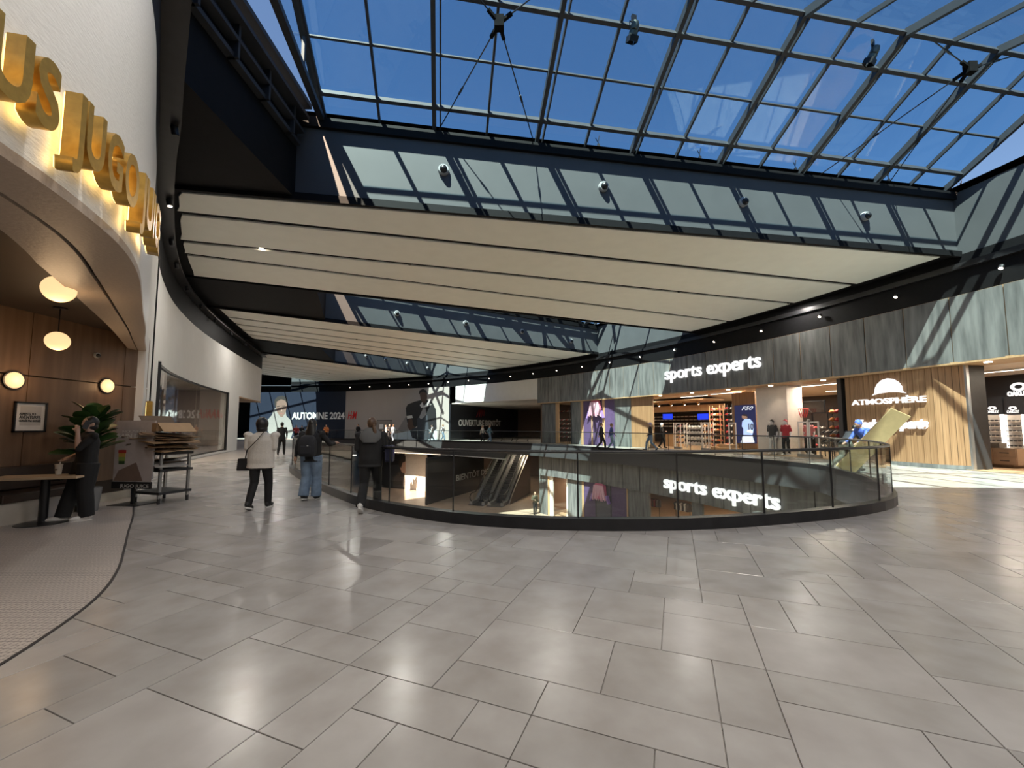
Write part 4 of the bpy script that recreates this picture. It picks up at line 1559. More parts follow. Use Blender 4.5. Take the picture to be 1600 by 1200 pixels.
for i in range(3):
    x = a[0] + (b[0] - a[0]) * (.05 + .32 * i)
    m.bar((x, -.02, a[1]), (x + .7, -.02, b[1]), .3, .02)
    m.bar((x + .7, -.02, a[1] + .2), (x + .95, -.02, b[1]), .26, .02)
m.obj('logo', darkred, t)
E3 = Vector((9.5, 60.0, 0))
mb = MB()
mb.cur = 0; mb.prism([D1.xy, E3.xy, (9.7, 60.3), (.9, 63.4)], 0, 4.1)
mb.prism([A(43.7, RO + .3).xy, E3.xy, (9.9, 60), A(43.3, RO + .3).xy], 0, 4.1)
mb.cur = 1; mb.prism([A(TH(706), RO).xy, A(43.6, RO).xy, E3.xy, D1.xy], 4.1, 4.2)
struct(mb.obj('wall_corridor', [flat('corridor brown', (.13, .075, .045)), m_shopwhite]), 'brown walls and pale ceiling of the corridor')
o = area_light('lamp_light', (4, 47, 4.05), 1.2, 1.2, 120); o2 = o
t = thing('corridor_lamp', 'square ceiling lamp in the corridor entrance', 'lamp', (4, 47, 4.1))
m = MB(); m.box(-.6, .6, -.6, .6, -.03, 0); m.obj('housing', m_letter_dim, t); wpart(o, t)
# lit directory beside the corridor
p = Vector((6.0, 49.5, 0)); t = thing('directory_totem', 'dark totem with a lit white directory screen in the corridor', 'totem', p, math.radians(-12))
m = MB(); m.box(-.5, .5, -.12, .12, 0, 2.6); m.obj('body', m_dark, t)
m = MB(); m.box(-.42, .42, -.135, -.12, .7, 1.6); m.obj('screen', emis('directory screen', (.85, .9, 1), .9), t)
m = MB(); m.box(-.42, .42, -.135, -.12, 1.8, 2.3); m.obj('header', emis('directory header', (.6, .65, .7), .3), t)

# ================================================================== PEOPLE
def person(name, label, loc, h, face, top, bottom, shoe, skin, hair, style='short', stride=.25, arms=('down', 'down'), baggy=1.0, coat=.0, voxel=.03, lean=0.0, wide=1.0, cat='person', flare=1.0, short_sleeve=False, eyes=False, grp=None, twist=0.0, legs=None, sole=None):
    """one continuous figure; local y is the way it faces"""
    t = thing(name, label, cat, loc, math.radians(face), grp)
    k = h / 1.70
    P = []                                    # (builder, material index)

    def add(m, mi):
        P.append((m, mi))
    # 0 skin 1 top 2 trousers 3 shoes
    V = Vector
    if legs is None:
        legs = {1: (V((.095, 0, .90)), V((.10, stride * .45 + .03, .49)), V((.10, stride * .62, .10)), 0.0), -1: (V((-.095, 0, .90)), V((-.10, -stride * .12 + .03, .48)), V((-.10, -stride * .8, .11 + stride * .12)), stride * 1.5)}
    for s, (a, b, c, lift) in legs.items():
        r0, r1, r2 = .098 * baggy, .070 * baggy, .056 * baggy * flare
        m = MB(); m.tube([a + V((0, 0, .03)), a.lerp(b, .5), b, b.lerp(c, .5), c - V((0, 0, .03))], [r0, (r0 + r1) / 2 * 1.03, r1, (r1 + r2) / 2 * 1.02, r2], 14)
        add(m, 2)
        m = MB()
        M = Matrix.Translation(c) @ Matrix.Rotation(-lift, 4, 'X')
        m.ball(M @ V((0, .075, -.055)), .047, .135, .045, 12, 8, Matrix.Rotation(-lift, 3, 'X'))
        m.ball(M @ V((0, -.02, -.03)), .045, .06, .055, 12, 8)
        add(m, 3)
    L = Matrix.Rotation(-lean, 4, 'X')
    up = lambda v: (V((0, 0, .95)) + (L @ (V(v) - V((0, 0, .95)))))
    rings = [(.84, .155, .115), (.93, .172 * wide, .125), (1.04, .155 * wide, .115), (1.16, .160 * wide, .118), (1.28, .178 * wide, .122), (1.37, .170 * wide, .108), (1.425, .10, .075), (1.455, .062, .06)]
    if coat:
        rings = [(.86 - coat, .19 * wide, .15)] + [(z, max(rx, .175 * wide) * 1.03 if z < 1.36 else rx, ry * 1.12 if z < 1.36 else ry) for z, rx, ry in rings]
    m = MB()
    m.loft([[up((rx * math.cos(2 * math.pi * i / 20), ry * math.sin(2 * math.pi * i / 20), z)) for i in range(20)] for z, rx, ry in rings])
    add(m, 1)
    m = MB()
    m.loft([[V((rx * math.cos(2 * math.pi * i / 16), ry * math.sin(2 * math.pi * i / 16), z)) for i in range(16)] for z, rx, ry in ((.80, .15 * baggy ** .5, .11 * baggy ** .5), (.90, .165, .122), (.98, .15, .11))])
    add(m, 2)
    m = MB(); m.tube([up((0, -.005, 1.42)), up((0, .012, 1.52))], [.058, .052], 12); add(m, 0)
    hd = lambda v: up(V((0, .012, 1.585)) + Matrix.Rotation(twist, 3, 'Z') @ V(v))
    m = MB(); m.ball(hd((0, 0, .01)), .076, .095, .112, 18, 12); m.ball(hd((0, .03, -.06)), .052, .055, .052, 14, 8); m.ball(hd((0, .098, -.012)), .014, .018, .022, 8, 6)
    for s in (-1, 1):
        m.ball(hd((s * .078, -.005, -.005)), .014, .022, .032, 8, 6)
    add(m, 0)
    for s, pose in zip((-1, 1), arms):
        sh = up((s * .185 * wide, 0, 1.385))
        if isinstance(pose, str):
            el, wr = {'down': ((s * .245, -.03, 1.13), (s * .25, .05, .90)), 'back': ((s * .25, -.10, 1.14), (s * .26, -.14, .91)), 'fwd': ((s * .235, .06, 1.13), (s * .225, .20, .95)),
                      'bent': ((s * .25, -.02, 1.13), (s * .12, .22, 1.13)), 'hip': ((s * .27, -.06, 1.14), (s * .20, .16, 1.02)), 'phone': ((s * .23, .20, 1.17), (s * .105, .165, 1.44)),
                      'raise': ((s * .33, .10, 1.22), (s * .42, .22, 1.34)), 'reach': ((s * .22, .25, 1.22), (s * .2, .5, 1.2))}[pose]
        else:
            el, wr = pose
        el, wr = up(el), up(wr)
        sl = 1 if not short_sleeve else 1
        m = MB(); m.tube([sh - V((s * .03, 0, 0)), sh.lerp(el, .5), el], [.062 * wide, .056, .048], 12); add(m, 1)
        m = MB(); m.ball(sh, .066 * wide, .062, .062, 12, 8); add(m, 1)
        m = MB(); m.tube([el, el.lerp(wr, .5), wr], [.047, .042, .033] if not short_sleeve else [.042, .038, .028], 12); add(m, 0 if short_sleeve else 1)
        m = MB(); m.ball(el, .046, .046, .046, 10, 6); add(m, 1)
        d = (wr - el).normalized()
        side = d.cross(V((0, 0, 1)));  side = side.normalized() if side.length > .1 else V((0, 1, 0))
        if abs(d.z) > .8:
            side = V((0, 1, 0))
        pal = wr + d * .045
        m = MB(); m.tube([wr - d * .02, pal, pal + d * .035], [.027, .037, .034], 10)
        fl = [.070, .082, .078, .060]
        cur = d.cross(side).normalized()
        if cur.dot(V((-s, .3, 0))) < 0:
            cur = -cur
        for i in range(4):
            b0 = pal + d * .03 + side * (.026 - .0175 * i)
            m.tube([b0, b0 + d * fl[i] * .55, b0 + d * fl[i] * .85 + cur * fl[i] * .35], [.0105, .010, .0085], 6)
        tb = pal - d * .015 + side * .03
        m.tube([tb, tb + side * .025 + d * .03, tb + side * .03 + d * .055 + cur * .015], [.013, .011, .009], 6)
        add(m, 0)
    # fuse
    allm = MB(); trees = []
    for m, mi in P:
        allm.add(m.v, m.f); trees.append((BVHTree.FromPolygons([V(x) for x in m.v], m.f), mi))
    me0 = allm.mesh('body_source')
    o = bpy.data.objects.new('body_source', me0)
    r = o.modifiers.new('fuse', 'REMESH'); r.mode = 'VOXEL'; r.voxel_size = voxel; r.use_smooth_shade = True
    sm = o.modifiers.new('soft', 'SMOOTH'); sm.iterations = 3 if voxel < .015 else 1; sm.factor = .5
    me = evaluated_mesh(o); me.name = 'body'
    for x in (skin, top, bottom, shoe):
        me.materials.append(x)
    mi = []
    for p in me.polygons:
        c = p.center
        best = min(((tr.find_nearest(c)[3] if tr.find_nearest(c)[3] is not None else 9), q) for tr, q in trees)
        mi.append(best[1])
    me.polygons.foreach_set('material_index', mi)
    me.transform(Matrix.Scale(k, 4))
    b = bpy.data.objects.new('body', me); COL.objects.link(b); b.parent = t
    if style:
        m = MB(); m.smooth = True
        if style in ('short', 'cap', 'long', 'pony', 'bun'):
            m.ball(hd((0, -.018, .025)), .086, .100, .112, 18, 12)
        if style == 'cap':
            m.ball(hd((0, .08, .06)), .07, .08, .012, 12, 6)
        if style == 'bun':
            m.ball(hd((0, -.03, -.045)), .080, .085, .075, 14, 8)
        if style == 'hood':
            m.ball(hd((0, -.02, .005)), .105, .118, .135, 18, 12); m.ball(hd((0, -.02, -.09)), .095, .10, .075, 14, 8)
        if style == 'long':
            m.loft([[hd((rx * math.cos(2 * math.pi * i / 16), y + ry * math.sin(2 * math.pi * i / 16), z)) for i in range(16)] for z, rx, ry, y in ((.06, .08, .09, -.02), (-.02, .092, .085, -.035), (-.12, .10, .06, -.075), (-.25, .115, .045, -.105), (-.38, .105, .038, -.125), (-.46, .07, .025, -.135))])
        if style == 'pony':
            m.ball(hd((0, -.11, -.02)), .03, .03, .035, 10, 6)
            m.tube([hd((0, -.10, -.01)), hd((.01, -.135, -.10)), hd((.03, -.135, -.22)), hd((.035, -.13, -.34))], [.026, .036, .03, .012], 10)
        hm = m.obj('hair' if style not in ('cap', 'hood') else ('hat' if style == 'cap' else 'headscarf'), hair, t, smooth=True)
        hm.data.transform(Matrix.Scale(k, 4))
    if eyes:
        for s in (-1, 1):
            m = MB(); m.ball(hd((s * .032, .088, .012)), .013, .008, .008, 8, 6)
            e = m.obj('eye', m_dark, t); e.data.transform(Matrix.Scale(k, 4))
        m = MB(); m.ball(hd((0, .086, -.058)), .022, .008, .006, 8, 6)
        e = m.obj('mouth', flat('lip', (.30, .13, .11)), t); e.data.transform(Matrix.Scale(k, 4))
    if sole:
        for s, (a, b2, c, lift) in legs.items():
            m = MB(); M = Matrix.Translation(c) @ Matrix.Rotation(-lift, 4, 'X')
            m.loft([[M @ V((.046 * math.cos(2 * math.pi * i / 14) * w, .065 + .138 * math.sin(2 * math.pi * i / 14) * w, z)) for i in range(14)] for z, w in ((-.105, .98), (-.078, 1.02))])
            e = m.obj('shoe_sole', sole, t); e.data.transform(Matrix.Scale(k, 4))
    return t


SK_L, SK_M, SK_D = flat('light skin', (.50, .32, .24), .5), flat('tan skin', (.36, .21, .14), .5), flat('brown skin', (.16, .085, .055), .5)
CB = flat('black cloth', (.008, .008, .009), .8); CN = flat('charcoal cloth', (.016, .017, .022), .8)
CW = flat('cream knit', (.60, .56, .51), .85, bump=.3, scale=60); CJ = flat('blue denim', (.17, .24, .34), .8, amt=.2, scale=9)
SHW = flat('white shoe', (.72, .70, .67), .5); SHB = flat('black shoe', (.012, .012, .012), .5)
HB, HBR, HBL = flat('black hair', (.008, .007, .007), .4), flat('brown hair', (.085, .045, .022), .4), flat('dark blond hair', (.22, .14, .075), .45)
CG = flat('grey hoodie', (.10, .10, .10), .85)


def foot(u, v):
    p = G(u, v, 0)
    return (p.x, p.y, 0.0)


# the three women walking away
w1 = person('person', 'person in cream jumper and black trousers with a crossbody bag, walking away', foot(404, 795), 1.66, 6, CW, CB, SHB, SK_D, HB, 'hood', .22, ('bent', 'bent'), 1.05, .10, .011, wide=1.32, sole=SHW)
w2 = person('person', 'person in black jacket and wide blue jeans with a dark backpack, walking away', foot(484, 781), 1.66, 4, CB, CJ, SHB, SK_M, HB, 'long', .10, ('back', ((.36, .05, 1.16), (.40, .22, 1.18))), 1.32, .05, .011, wide=1.12, flare=1.45, sole=SHW)
w3 = person('person', 'person in black with a grey hood and brown ponytail, walking away beside the railing', foot(577, 797), 1.66, 10, CB, CB, SHW, SK_L, HBR, 'pony', .42, ('bent', 'bent'), 1.15, .06, .011, wide=1.2, twist=.5, flare=1.3, sole=SHW)
# hood on the third
m = MB(); m.smooth = True
m.loft([[Vector((rx * math.cos(2 * math.pi * i / 16), y + ry * math.sin(2 * math.pi * i / 16), z)) for i in range(16)] for z, rx, ry, y in ((1.22, .12, .04, -.135), (1.30, .19, .085, -.085), (1.38, .19, .11, -.03), (1.46, .11, .09, -.01), (1.49, .08, .07, 0))])
m.obj('hood', CG, w3, smooth=True)
# backpack
bp = thing('backpack', 'dark backpack on the shoulders of the person in blue jeans', 'backpack', w2.location, w2.rotation_euler.z)
m = MB(); m.smooth = True
m.loft([[Vector((rx * max(-1, min(1, 1.25 * math.cos(2 * math.pi * i / 20))), -.20 + ry * max(-1, min(1, 1.2 * math.sin(2 * math.pi * i / 20))), z)) for i in range(20)] for z, rx, ry in ((.90, .12, .05), (.93, .155, .085), (1.05, .165, .10), (1.20, .155, .095), (1.30, .12, .07), (1.33, .07, .03))])
m.obj('body', CN, bp, smooth=True)
m = MB(); m.box(-.11, .11, -.315, -.28, .95, 1.12); m.obj('pocket', CN, bp, bevel=.02)
m = MB(); m.box(.03, .06, -.320, -.314, 1.115, 1.125); m.obj('label_tab', SHW, bp)
for s in (-1, 1):
    m = MB(); m.tube([(s * .09, -.12, 1.31), (s * .11, -.02, 1.43), (s * .11, .10, 1.36), (s * .12, .12, 1.22)], .018, 6); m.obj('strap', CN, bp)
# crossbody bag
cb = thing('crossbody_bag', 'small black bag on a strap across the cream jumper', 'bag', w1.location, w1.rotation_euler.z)
m = MB(); m.loft([[Vector((-.27 + x * w, y * .05, z)) for x, y in ((-.12, -1), (.12, -1), (.12, 1), (-.12, 1))] for z, w in ((.70, 1), (.72, 1.05), (.92, .9))]); m.obj('body', CB, cb, bevel=.01)
m = MB(); m.bar((-.24, -.06, .92), (-.16, -.175, 1.08), .02, .008); m.bar((-.16, -.175, 1.08), (.02, -.178, 1.28), .02, .008); m.bar((.02, -.178, 1.28), (.10, -.10, 1.44), .02, .008); m.obj('strap', CB, cb)
# shoulder bag
sb = thing('shoulder_bag', 'navy tote bag carried under the arm by the ponytailed person', 'bag', w3.location, w3.rotation_euler.z)
m = MB(); m.loft([[Vector((.33 + x * .07, .05 + y * w, z)) for x, y in ((-1, -.17), (1, -.17), (1, .17), (-1, .17))] for z, w in ((.86, .9), (.90, 1), (1.16, 1.02))]); m.obj('body', flat('navy canvas', (.02, .02, .06)), sb, bevel=.015)
m = MB(); m.tube([(.33, -.08, 1.15), (.28, -.04, 1.32), (.22, 0, 1.44), (.28, .08, 1.32), (.33, .13, 1.15)], .012, 6); m.obj('handle', CB, sb)
m = MB(); m.box(.402, .408, .02, .08, .97, 1.08); m.obj('emblem', flat('violet emblem', (.20, .16, .55)), sb)

# man on the phone, leaning by the table
pm = person('person', 'person in black with white shoes on the phone, leaning by the small table', foot(128, 812), 1.66, 150, CB, CB, SHW, SK_L, HB, 'bun', .0, (((-.22, .17, 1.17), (-.10, .17, 1.44)), 'hip'), 1.5, .02, .010, wide=1.18, lean=-.03, short_sleeve=True, eyes=True, twist=.25, flare=1.15,
            legs={1: (Vector((.095, 0, .90)), Vector((.13, .10, .50)), Vector((.13, .20, .10)), 0.0), -1: (Vector((-.095, 0, .90)), Vector((-.12, .02, .50)), Vector((-.13, -.02, .10)), 0.0)}, sole=SHW)
ph = tag(MB().box(-.004, .004, -.035, .035, -.07, .07).obj('smartphone', m_dark, bevel=.002), 'dark smartphone held to the ear of the person in black', 'phone')
Mx = Matrix.Translation(pm.location) @ Matrix.Rotation(pm.rotation_euler.z, 4, 'Z')
ph.location = Mx @ Vector((-.100, .055, 1.535)); ph.rotation_euler = (math.radians(20), 0, pm.rotation_euler.z)
m = MB(); m.bar((-.02, .01, 0), (.04, .0, .012), .012, .002); o = m.obj('trouser_mark', SHW, pm); o.location = (-.185, .04, .84); o.rotation_euler = (0, 0, math.pi / 2)
# walkers and bystanders further off
far = [
    # u, v, h, facing, top, bottom, hair colour, style, stride, label
    (439, 711, 1.74, 20, CB, CB, HB, 'short', .35, 'person in black striding away beyond the cream jumper'),
    (462, 690, 1.68, 200, flat('red coat', (.35, .03, .035)), CB, HB, 'short', .2, 'person in a red coat near the navy hoarding'),
    (471, 689, 1.66, 180, CB, CB, HB, 'short', .2, 'person in dark clothes beside the red coat near the navy hoarding'),
    (509, 689, 1.75, 180, flat('orange coat', (.55, .20, .06)), CB, HB, 'short', .2, 'person in an orange jacket before the navy hoarding'),
    (559, 690, 1.78, 160, CB, CN, HB, 'short', .2, 'person in a black jacket before the grey hoarding, near its red logo'),
    (603, 690, 1.70, 120, flat('grey coat', (.35, .34, .33)), flat('blue skirt', (.03, .04, .16)), HB, 'short', .2, 'person in a grey top and blue skirt before the service door'),
    (608, 690, 1.76, 200, CN, CN, HB, 'short', .2, 'person in dark clothes before the service door'),
    (614, 690, 1.72, 60, flat('pale blue shirt', (.45, .55, .65)), CJ, HBR, 'short', .2, 'person in a pale blue shirt beside the service door'),
    (675, 690, 1.72, 100, flat('grey coat', (.35, .34, .33)), CN, HB, 'short', .3, 'person in a grey coat before the seated model print'),
    (692, 690, 1.74, 260, flat('sunlit white shirt', (.7, .72, .75)), CJ, HBL, 'short', .35, 'person in a white shirt in the sun patch of the grey hoarding'),
    (754, 692, 1.64, 250, CW, CB, HBL, 'long', .3, 'person in a cream coat before the black corridor hoarding'),
    (765, 692, 1.70, 250, flat('teal shirt', (.12, .25, .32)), CJ, HBR, 'short', .3, 'person in a teal shirt before the black corridor hoarding'),
    (940, 703, 1.76, 255, CN, CB, HBR, 'short', .4, 'person in dark clothes passing the hanging garment'),
    (956, 703, 1.72, 250, flat('blue jumper', (.06, .09, .26)), flat('pale jeans', (.33, .48, .62)), HBL, 'short', .3, 'person in a blue jumper and pale jeans by the sunlit stone pier'),
    (1017, 704, 1.78, 80, CB, CJ, flat('lilac cap', (.42, .34, .44)), 'cap', .42, 'person in a lilac cap, black top and jeans outside the sports shop'),
    (1035, 700, 1.76, 250, CB, CB, flat('white cap', (.7, .7, .7)), 'cap', .25, 'person in black with a white cap at the sports shop entrance'),
]
for u, v, h, fc, tp, bt, hr, stl, st, lab in far:
    ax = ('fwd', 'back') if st > .25 else ('down', 'bent')
    person('person', lab, foot(u, v), h, fc, tp, bt, SHB, SK_L, hr, stl, st, ax, 1.05, voxel=.026, grp='people across the gallery')
p = G(836, 803.5, ZL)
person('person', 'person in an olive jacket standing on the lower floor by the stone pier', (p.x, p.y, ZL), 1.74, 200, flat('olive jacket', (.10, .095, .06)), CB, SHB, SK_L, HBL, 'short', .1, ('down', 'bent'), 1.05, voxel=.026)
# movers with a long tan panel
MP = G(1392, 746, 0)
person('person', 'person in a blue shirt bending under the tan panel beside the glass railing', (MP.x, MP.y + .7, 0), 1.78, 95, flat('royal blue shirt', (.05, .10, .38)), flat('grey work trousers', (.13, .14, .15)), SHB, SK_M, flat('blue cap', (.06, .12, .42)), 'short', .5, ('reach', 'reach'), 1.15, voxel=.02, lean=.45)
MQ = G(1363, 741, 0)
person('person', 'crouching person in dark work clothes behind the tan panel', (MQ.x, MQ.y + 1.0, 0), 1.74, -80, CN, flat('olive work trousers', (.09, .09, .07)), SHB, SK_L, HB, 'short', .7, ('reach', 'reach'), 1.2, voxel=.02, lean=.75)
a = G(1320, 741, 0); qm = ray(1408, 650); b = Vector((qm.x / qm.y * 11.9, 11.9, EYE + qm.z / qm.y * 11.9))
a = a + Vector((0, 0, .03))
d = (b - a); yv = d.cross(Vector((0.15, 1, .0))).normalized(); nz_ = d.normalized().cross(yv)
m = MB()
c8 = []
for q in (a, b):
    for i, j in ((-.27, -.025), (.27, -.025), (.27, .025), (-.27, .025)):
        c8.append(q + yv * i + nz_ * j)
zmin = min(v.z for v in c8)
m.add([v - Vector((0, 0, zmin - .005)) for v in c8], [(3, 2, 1, 0), (4, 5, 6, 7), (0, 1, 5, 4), (1, 2, 6, 5), (2, 3, 7, 6), (3, 0, 4, 7)])
tag(m.obj('carried_panel', flat('tan fibreboard', (.52, .40, .20))), 'long tan board carried at a slant by two workers beside the railing', 'board')

# ================================================================== JUICE BAR FITTINGS
def idx_u(u):
    best, bi = 1e9, 0
    for i in range(len(WALL) - 60):
        x = PPX + FOC * WALL[i].x / WALL[i].y / 1.0 if WALL[i].y > .5 else -1e9
        if abs(x - u) < best:
            best, bi = abs(x - u), i
    return bi


SL = [0.0]
for a, b in zip(WALL, WALL[1:]):
    SL.append(SL[-1] + (b - a).length)


def wall_at(s):
    i = max(0, min(len(SL) - 2, next((k for k in range(len(SL) - 1) if SL[k + 1] >= s), len(SL) - 2)))
    f = (s - SL[i]) / (SL[i + 1] - SL[i])
    return WALL[i].lerp(WALL[i + 1], f), WSIDE[i].lerp(WSIDE[i + 1], f).normalized()


def s_of_u(u):
    r = ray(u, 200); kk = r.x / r.y
    for i in range(4, len(WALL) - 1):
        a, b = WALL[i], WALL[i + 1]
        fa, fb = a.x - kk * a.y, b.x - kk * b.y
        if fa * fb <= 0 and fa != fb:
            return SL[i] + (SL[i + 1] - SL[i]) * fa / (fa - fb)
    return SL[0]


m_back = emis('warm back light', (1.0, .66, .22), 3.0)
jug = thing('gold_lettering', 'raised gold letters with warm backlight on the curved white fascia', 'sign', (*WALL[30], 3.7))
R90 = Matrix.Rotation(math.pi / 2, 4, 'X')
for txt, sa, sb2 in (('US', s_of_u(-95), s_of_u(46)), ('JUGO', s_of_u(72), s_of_u(189)), ('JUICE', s_of_u(194), s_of_u(194) + (s_of_u(189) - s_of_u(72)) * 1.15)):
    adv = [advance(c) for c in txt]
    tot = sum(adv); x = 0.0
    for c, a in zip(txt, adv):
        s = sa + (sb2 - sa) * (x + a / 2) / tot
        p, nside = wall_at(s)
        out_ = -nside                              # towards the gallery
        rz = math.atan2(out_.y, out_.x) + math.pi / 2
        kx = (sb2 - sa) / (tot * .62)
        me = text_mesh(c, .62, .05, .018, sx=kx * .94)
        w = mwidth(me)
        M = Matrix.Translation((p.x + out_.x * .11, p.y + out_.y * .11, 3.45)) @ Matrix.Rotation(rz, 4, 'Z') @ R90 @ Matrix.Translation((-(w[0] + w[1]) / 2, 0, 0))
        me.transform(M); me.materials.append(m_gold)
        o = bpy.data.objects.new('letter', me); COL.objects.link(o); wpart(o, jug)
        me = text_mesh(c, .62, .004, .010, sx=kx * .94)
        me.transform(Matrix.Translation((-out_.x * .056, -out_.y * .056, 0)) @ M); me.materials.append(m_back)
        g = bpy.data.objects.new('backlight', me); COL.objects.link(g); wpart(g, jug)
        x += a


def pendant(p, zc, rad, label):
    t = thing('pendant_lamp', label, 'lamp', (p[0], p[1], zc), 0, 'opal pendant lamps')
    m = MB(); m.lathe([(0, -.02), (.09, -.02), (.09, 0), (0, 0)], 18, (0, 0, 3.45 - zc)); m.obj('canopy', m_blackmetal, t)
    m = MB(); m.tube([(0, 0, rad * .95), (0, 0, 3.44 - zc)], .008, 8); m.obj('rod', m_blackmetal, t)
    m = MB(); m.smooth = True; m.ball((0, 0, 0), rad, n=28, m=16); m.obj('globe', m_globe, t, smooth=True)
    l = bpy.data.lights.new('globe_light', 'POINT'); l.energy = 7; l.color = (1, .66, .36); l.shadow_soft_size = rad + .02
    o = bpy.data.objects.new('globe_light', l); COL.objects.link(o); o.parent = t; o.location = (0, 0, -rad - .06)


q = ray(92, 452); dd_ = 4.85
pendant((q.x / q.y * dd_, dd_), zat(92, 452, Vector((0, dd_, 0))), .155, 'opal globe pendant lamp hanging nearer the curved soffit')
q = ray(90, 533); dd_ = 6.6
pendant((q.x / q.y * dd_, dd_), zat(90, 533, Vector((0, dd_, 0))), .15, 'opal globe pendant lamp hanging lower, close to the wood wall')


def wood_hit(u, v):
    q = ray(u, v); o = Vector((0, 0, EYE))
    t = (Vector((*WD0, 0)) - o).xy.dot(wn_) / q.xy.dot(wn_)
    return o + q * t


for u, v, lab in ((20, 594, 'round opal wall lamp above the framed print'), (166, 603, 'round opal wall lamp above the leafy plant')):
    h = wood_hit(u, v)
    t = thing('wall_lamp', lab, 'lamp', h, WRZ, 'opal wall lamps')
    Mr = Matrix.Rotation(math.pi / 2, 4, 'X')
    m = MB(); m.lathe([(0, 0), (.155, 0), (.155, .03), (0, .03)], 24, M=Mr); m.obj('rim', m_blackmetal, t, smooth=True)
    m = MB(); m.lathe([(.0, .085), (.07, .078), (.115, .055), (.135, .03), (.135, .02)], 24, M=Mr); m.obj('diffuser', m_globe, t, smooth=True)
    l = bpy.data.lights.new('wall_lamp_light', 'POINT'); l.energy = 2.5; l.color = (1, .62, .30); l.shadow_soft_size = .1
    o = bpy.data.objects.new('wall_lamp_light', l); COL.objects.link(o); o.parent = t; o.location = (0, -.2, 0)
# dome camera
def dome_camera(p, rz, s, label, grp, hm=None, tilt=0):
    t = thing('dome_camera', label, 'camera', p, rz, grp)
    Mr = Matrix.Rotation(math.pi / 2, 4, 'X')
    m = MB(); m.lathe([(0, 0), (s, 0), (s * 1.02, s * .5), (s * .92, s * .75), (0, s * .75)], 20, M=Mr); m.obj('housing', hm or flat('camera grey', (.45, .46, .47), .35), t, smooth=True)
    m = MB(); m.ball((.0, -s * .8, -s * .15), s * .72, n=18, m=10); m.obj('dome', m_blackmetal, t, smooth=True)
    return t


dome_camera(wood_hit(150, 555), WRZ, .055, 'small dome camera on the wood wall', None)
# framed print
a, b = wood_hit(17, 676), wood_hit(73, 627)
zl_, zh_ = wood_hit(45, 675).z, wood_hit(45, 628).z
t = thing('framed_print', 'black-framed print with a bold French slogan on the wood wall', 'picture', (*((a + b) / 2).xy, 0), WRZ)
wd = (a.xy - b.xy).length
m = MB()
for x0, x1, z0, z1 in ((-wd / 2, wd / 2, zl_, zl_ + .025), (-wd / 2, wd / 2, zh_ - .025, zh_), (-wd / 2, -wd / 2 + .025, zl_, zh_), (wd / 2 - .025, wd / 2, zl_, zh_)):
    m.box(x0, x1, -.035, 0, z0, z1)
m.obj('frame', m_blackmetal, t)
m = MB(); m.box(-wd / 2 + .02, wd / 2 - .02, -.012, -.002, zl_ + .02, zh_ - .02); m.obj('mount', flat('print white', (.72, .70, .68)), t)
hz = zh_ - zl_
m = MB(); m.box(-wd * .3, wd * .34, -.0135, -.012, zl_ + hz * .22, zl_ + hz * .86); m.obj('grey_block', flat('print grey', (.50, .48, .46)), t)
blk = flat('print black', (.012, .012, .012))
for s_, z_, sz in (('ALIMENTEZ VOS', .57, .048), ('AVENTURES,', .44, .075), ('GORGÉE PAR GORGÉE', .34, .045)):
    words(t, s_, -wd * .33, zl_ + hz * z_, sz, blk, 'slogan_line', ext=.001, off=.0015, y=-.015, each=False, width=wd * (.5 if sz == .048 else .66))
# bench along the wood wall
t = thing('bench', 'dark upholstered bench with a pale base along the wood wall', 'bench', (*(WD0 + dv * 5.4 + wn_ * .3), 0), WRZ)
lx = lambda s: 0
def bpart(s0, s1, o0, o1, z0, z1, m, name, par, bev=.0):
    mb = MB(); p = [WD0 + dv * s0 + wn_ * o0, WD0 + dv * s1 + wn_ * o0, WD0 + dv * s1 + wn_ * o1, WD0 + dv * s0 + wn_ * o1]
    mb.prism(p, z0, z1); o = mb.obj(name, m, bevel=bev); wpart(o, par); return o
bpart(1.55, 9, .03, .50, 0, .33, flat('bench base', (.52, .48, .43)), 'base', t)
lth = flat('brown leather', (.045, .026, .018), .4)
for s in (1.52, 2.9, 4.3, 5.7, 7.1):
    bpart(s + .01, s + 1.38, .02, .54, .335, .47, lth, 'seat_cushion', t, .02)
    bpart(s + .01, s + 1.38, .012, .11, .48, .86, lth, 'backrest', t, .02)
# table
T0 = G(66, 818, 0)
t = thing('cafe_table', 'small pedestal table with a light wood top and black base', 'table', (T0.x, T0.y, 0))
m = MB(); m.lathe([(0, 0), (.30, 0), (.30, .012), (.06, .03), (.05, .05), (0, .05)], 28); m.obj('base', m_blackmetal, t, smooth=True)
m = MB(); m.tube([(0, 0, .04), (0, 0, .70)], .055, 14); m.obj('pedestal', m_blackmetal, t, smooth=True)
m = MB(); m.box(-.62, .50, -.27, .27, .70, .735); o = m.obj('tabletop', flat('pale oak top', (.50, .38, .25), .4), t, bevel=.004); o.rotation_euler = (0, 0, math.radians(20))
m = MB(); m.box(-.05, .25, -.02, .02, .66, .70); m.obj('bracket', m_blackmetal, t)
CU = D_ = None
q = ray(91, 740); zc_ = .735
pc = G(91, 741, .74)
t = thing('paper_cup', 'white paper cup with a straw on the small table', 'cup', (pc.x, pc.y, .736))
m = MB(); m.lathe([(0, 0), (.034, 0), (.047, .15), (.05, .155), (.05, .165), (0, .17)], 20); m.obj('cup_body', flat('white paper', (.70, .66, .60)), t, smooth=True)
m = MB(); m.tube([(.012, 0, .16), (.02, 0, .23)], .007, 6); m.obj('straw', SHW, t)
m = MB(); m.box(-.03, .03, -.0475, -.043, .07, .09); m.obj('print', flat('cup print', (.12, .10, .09)), t)
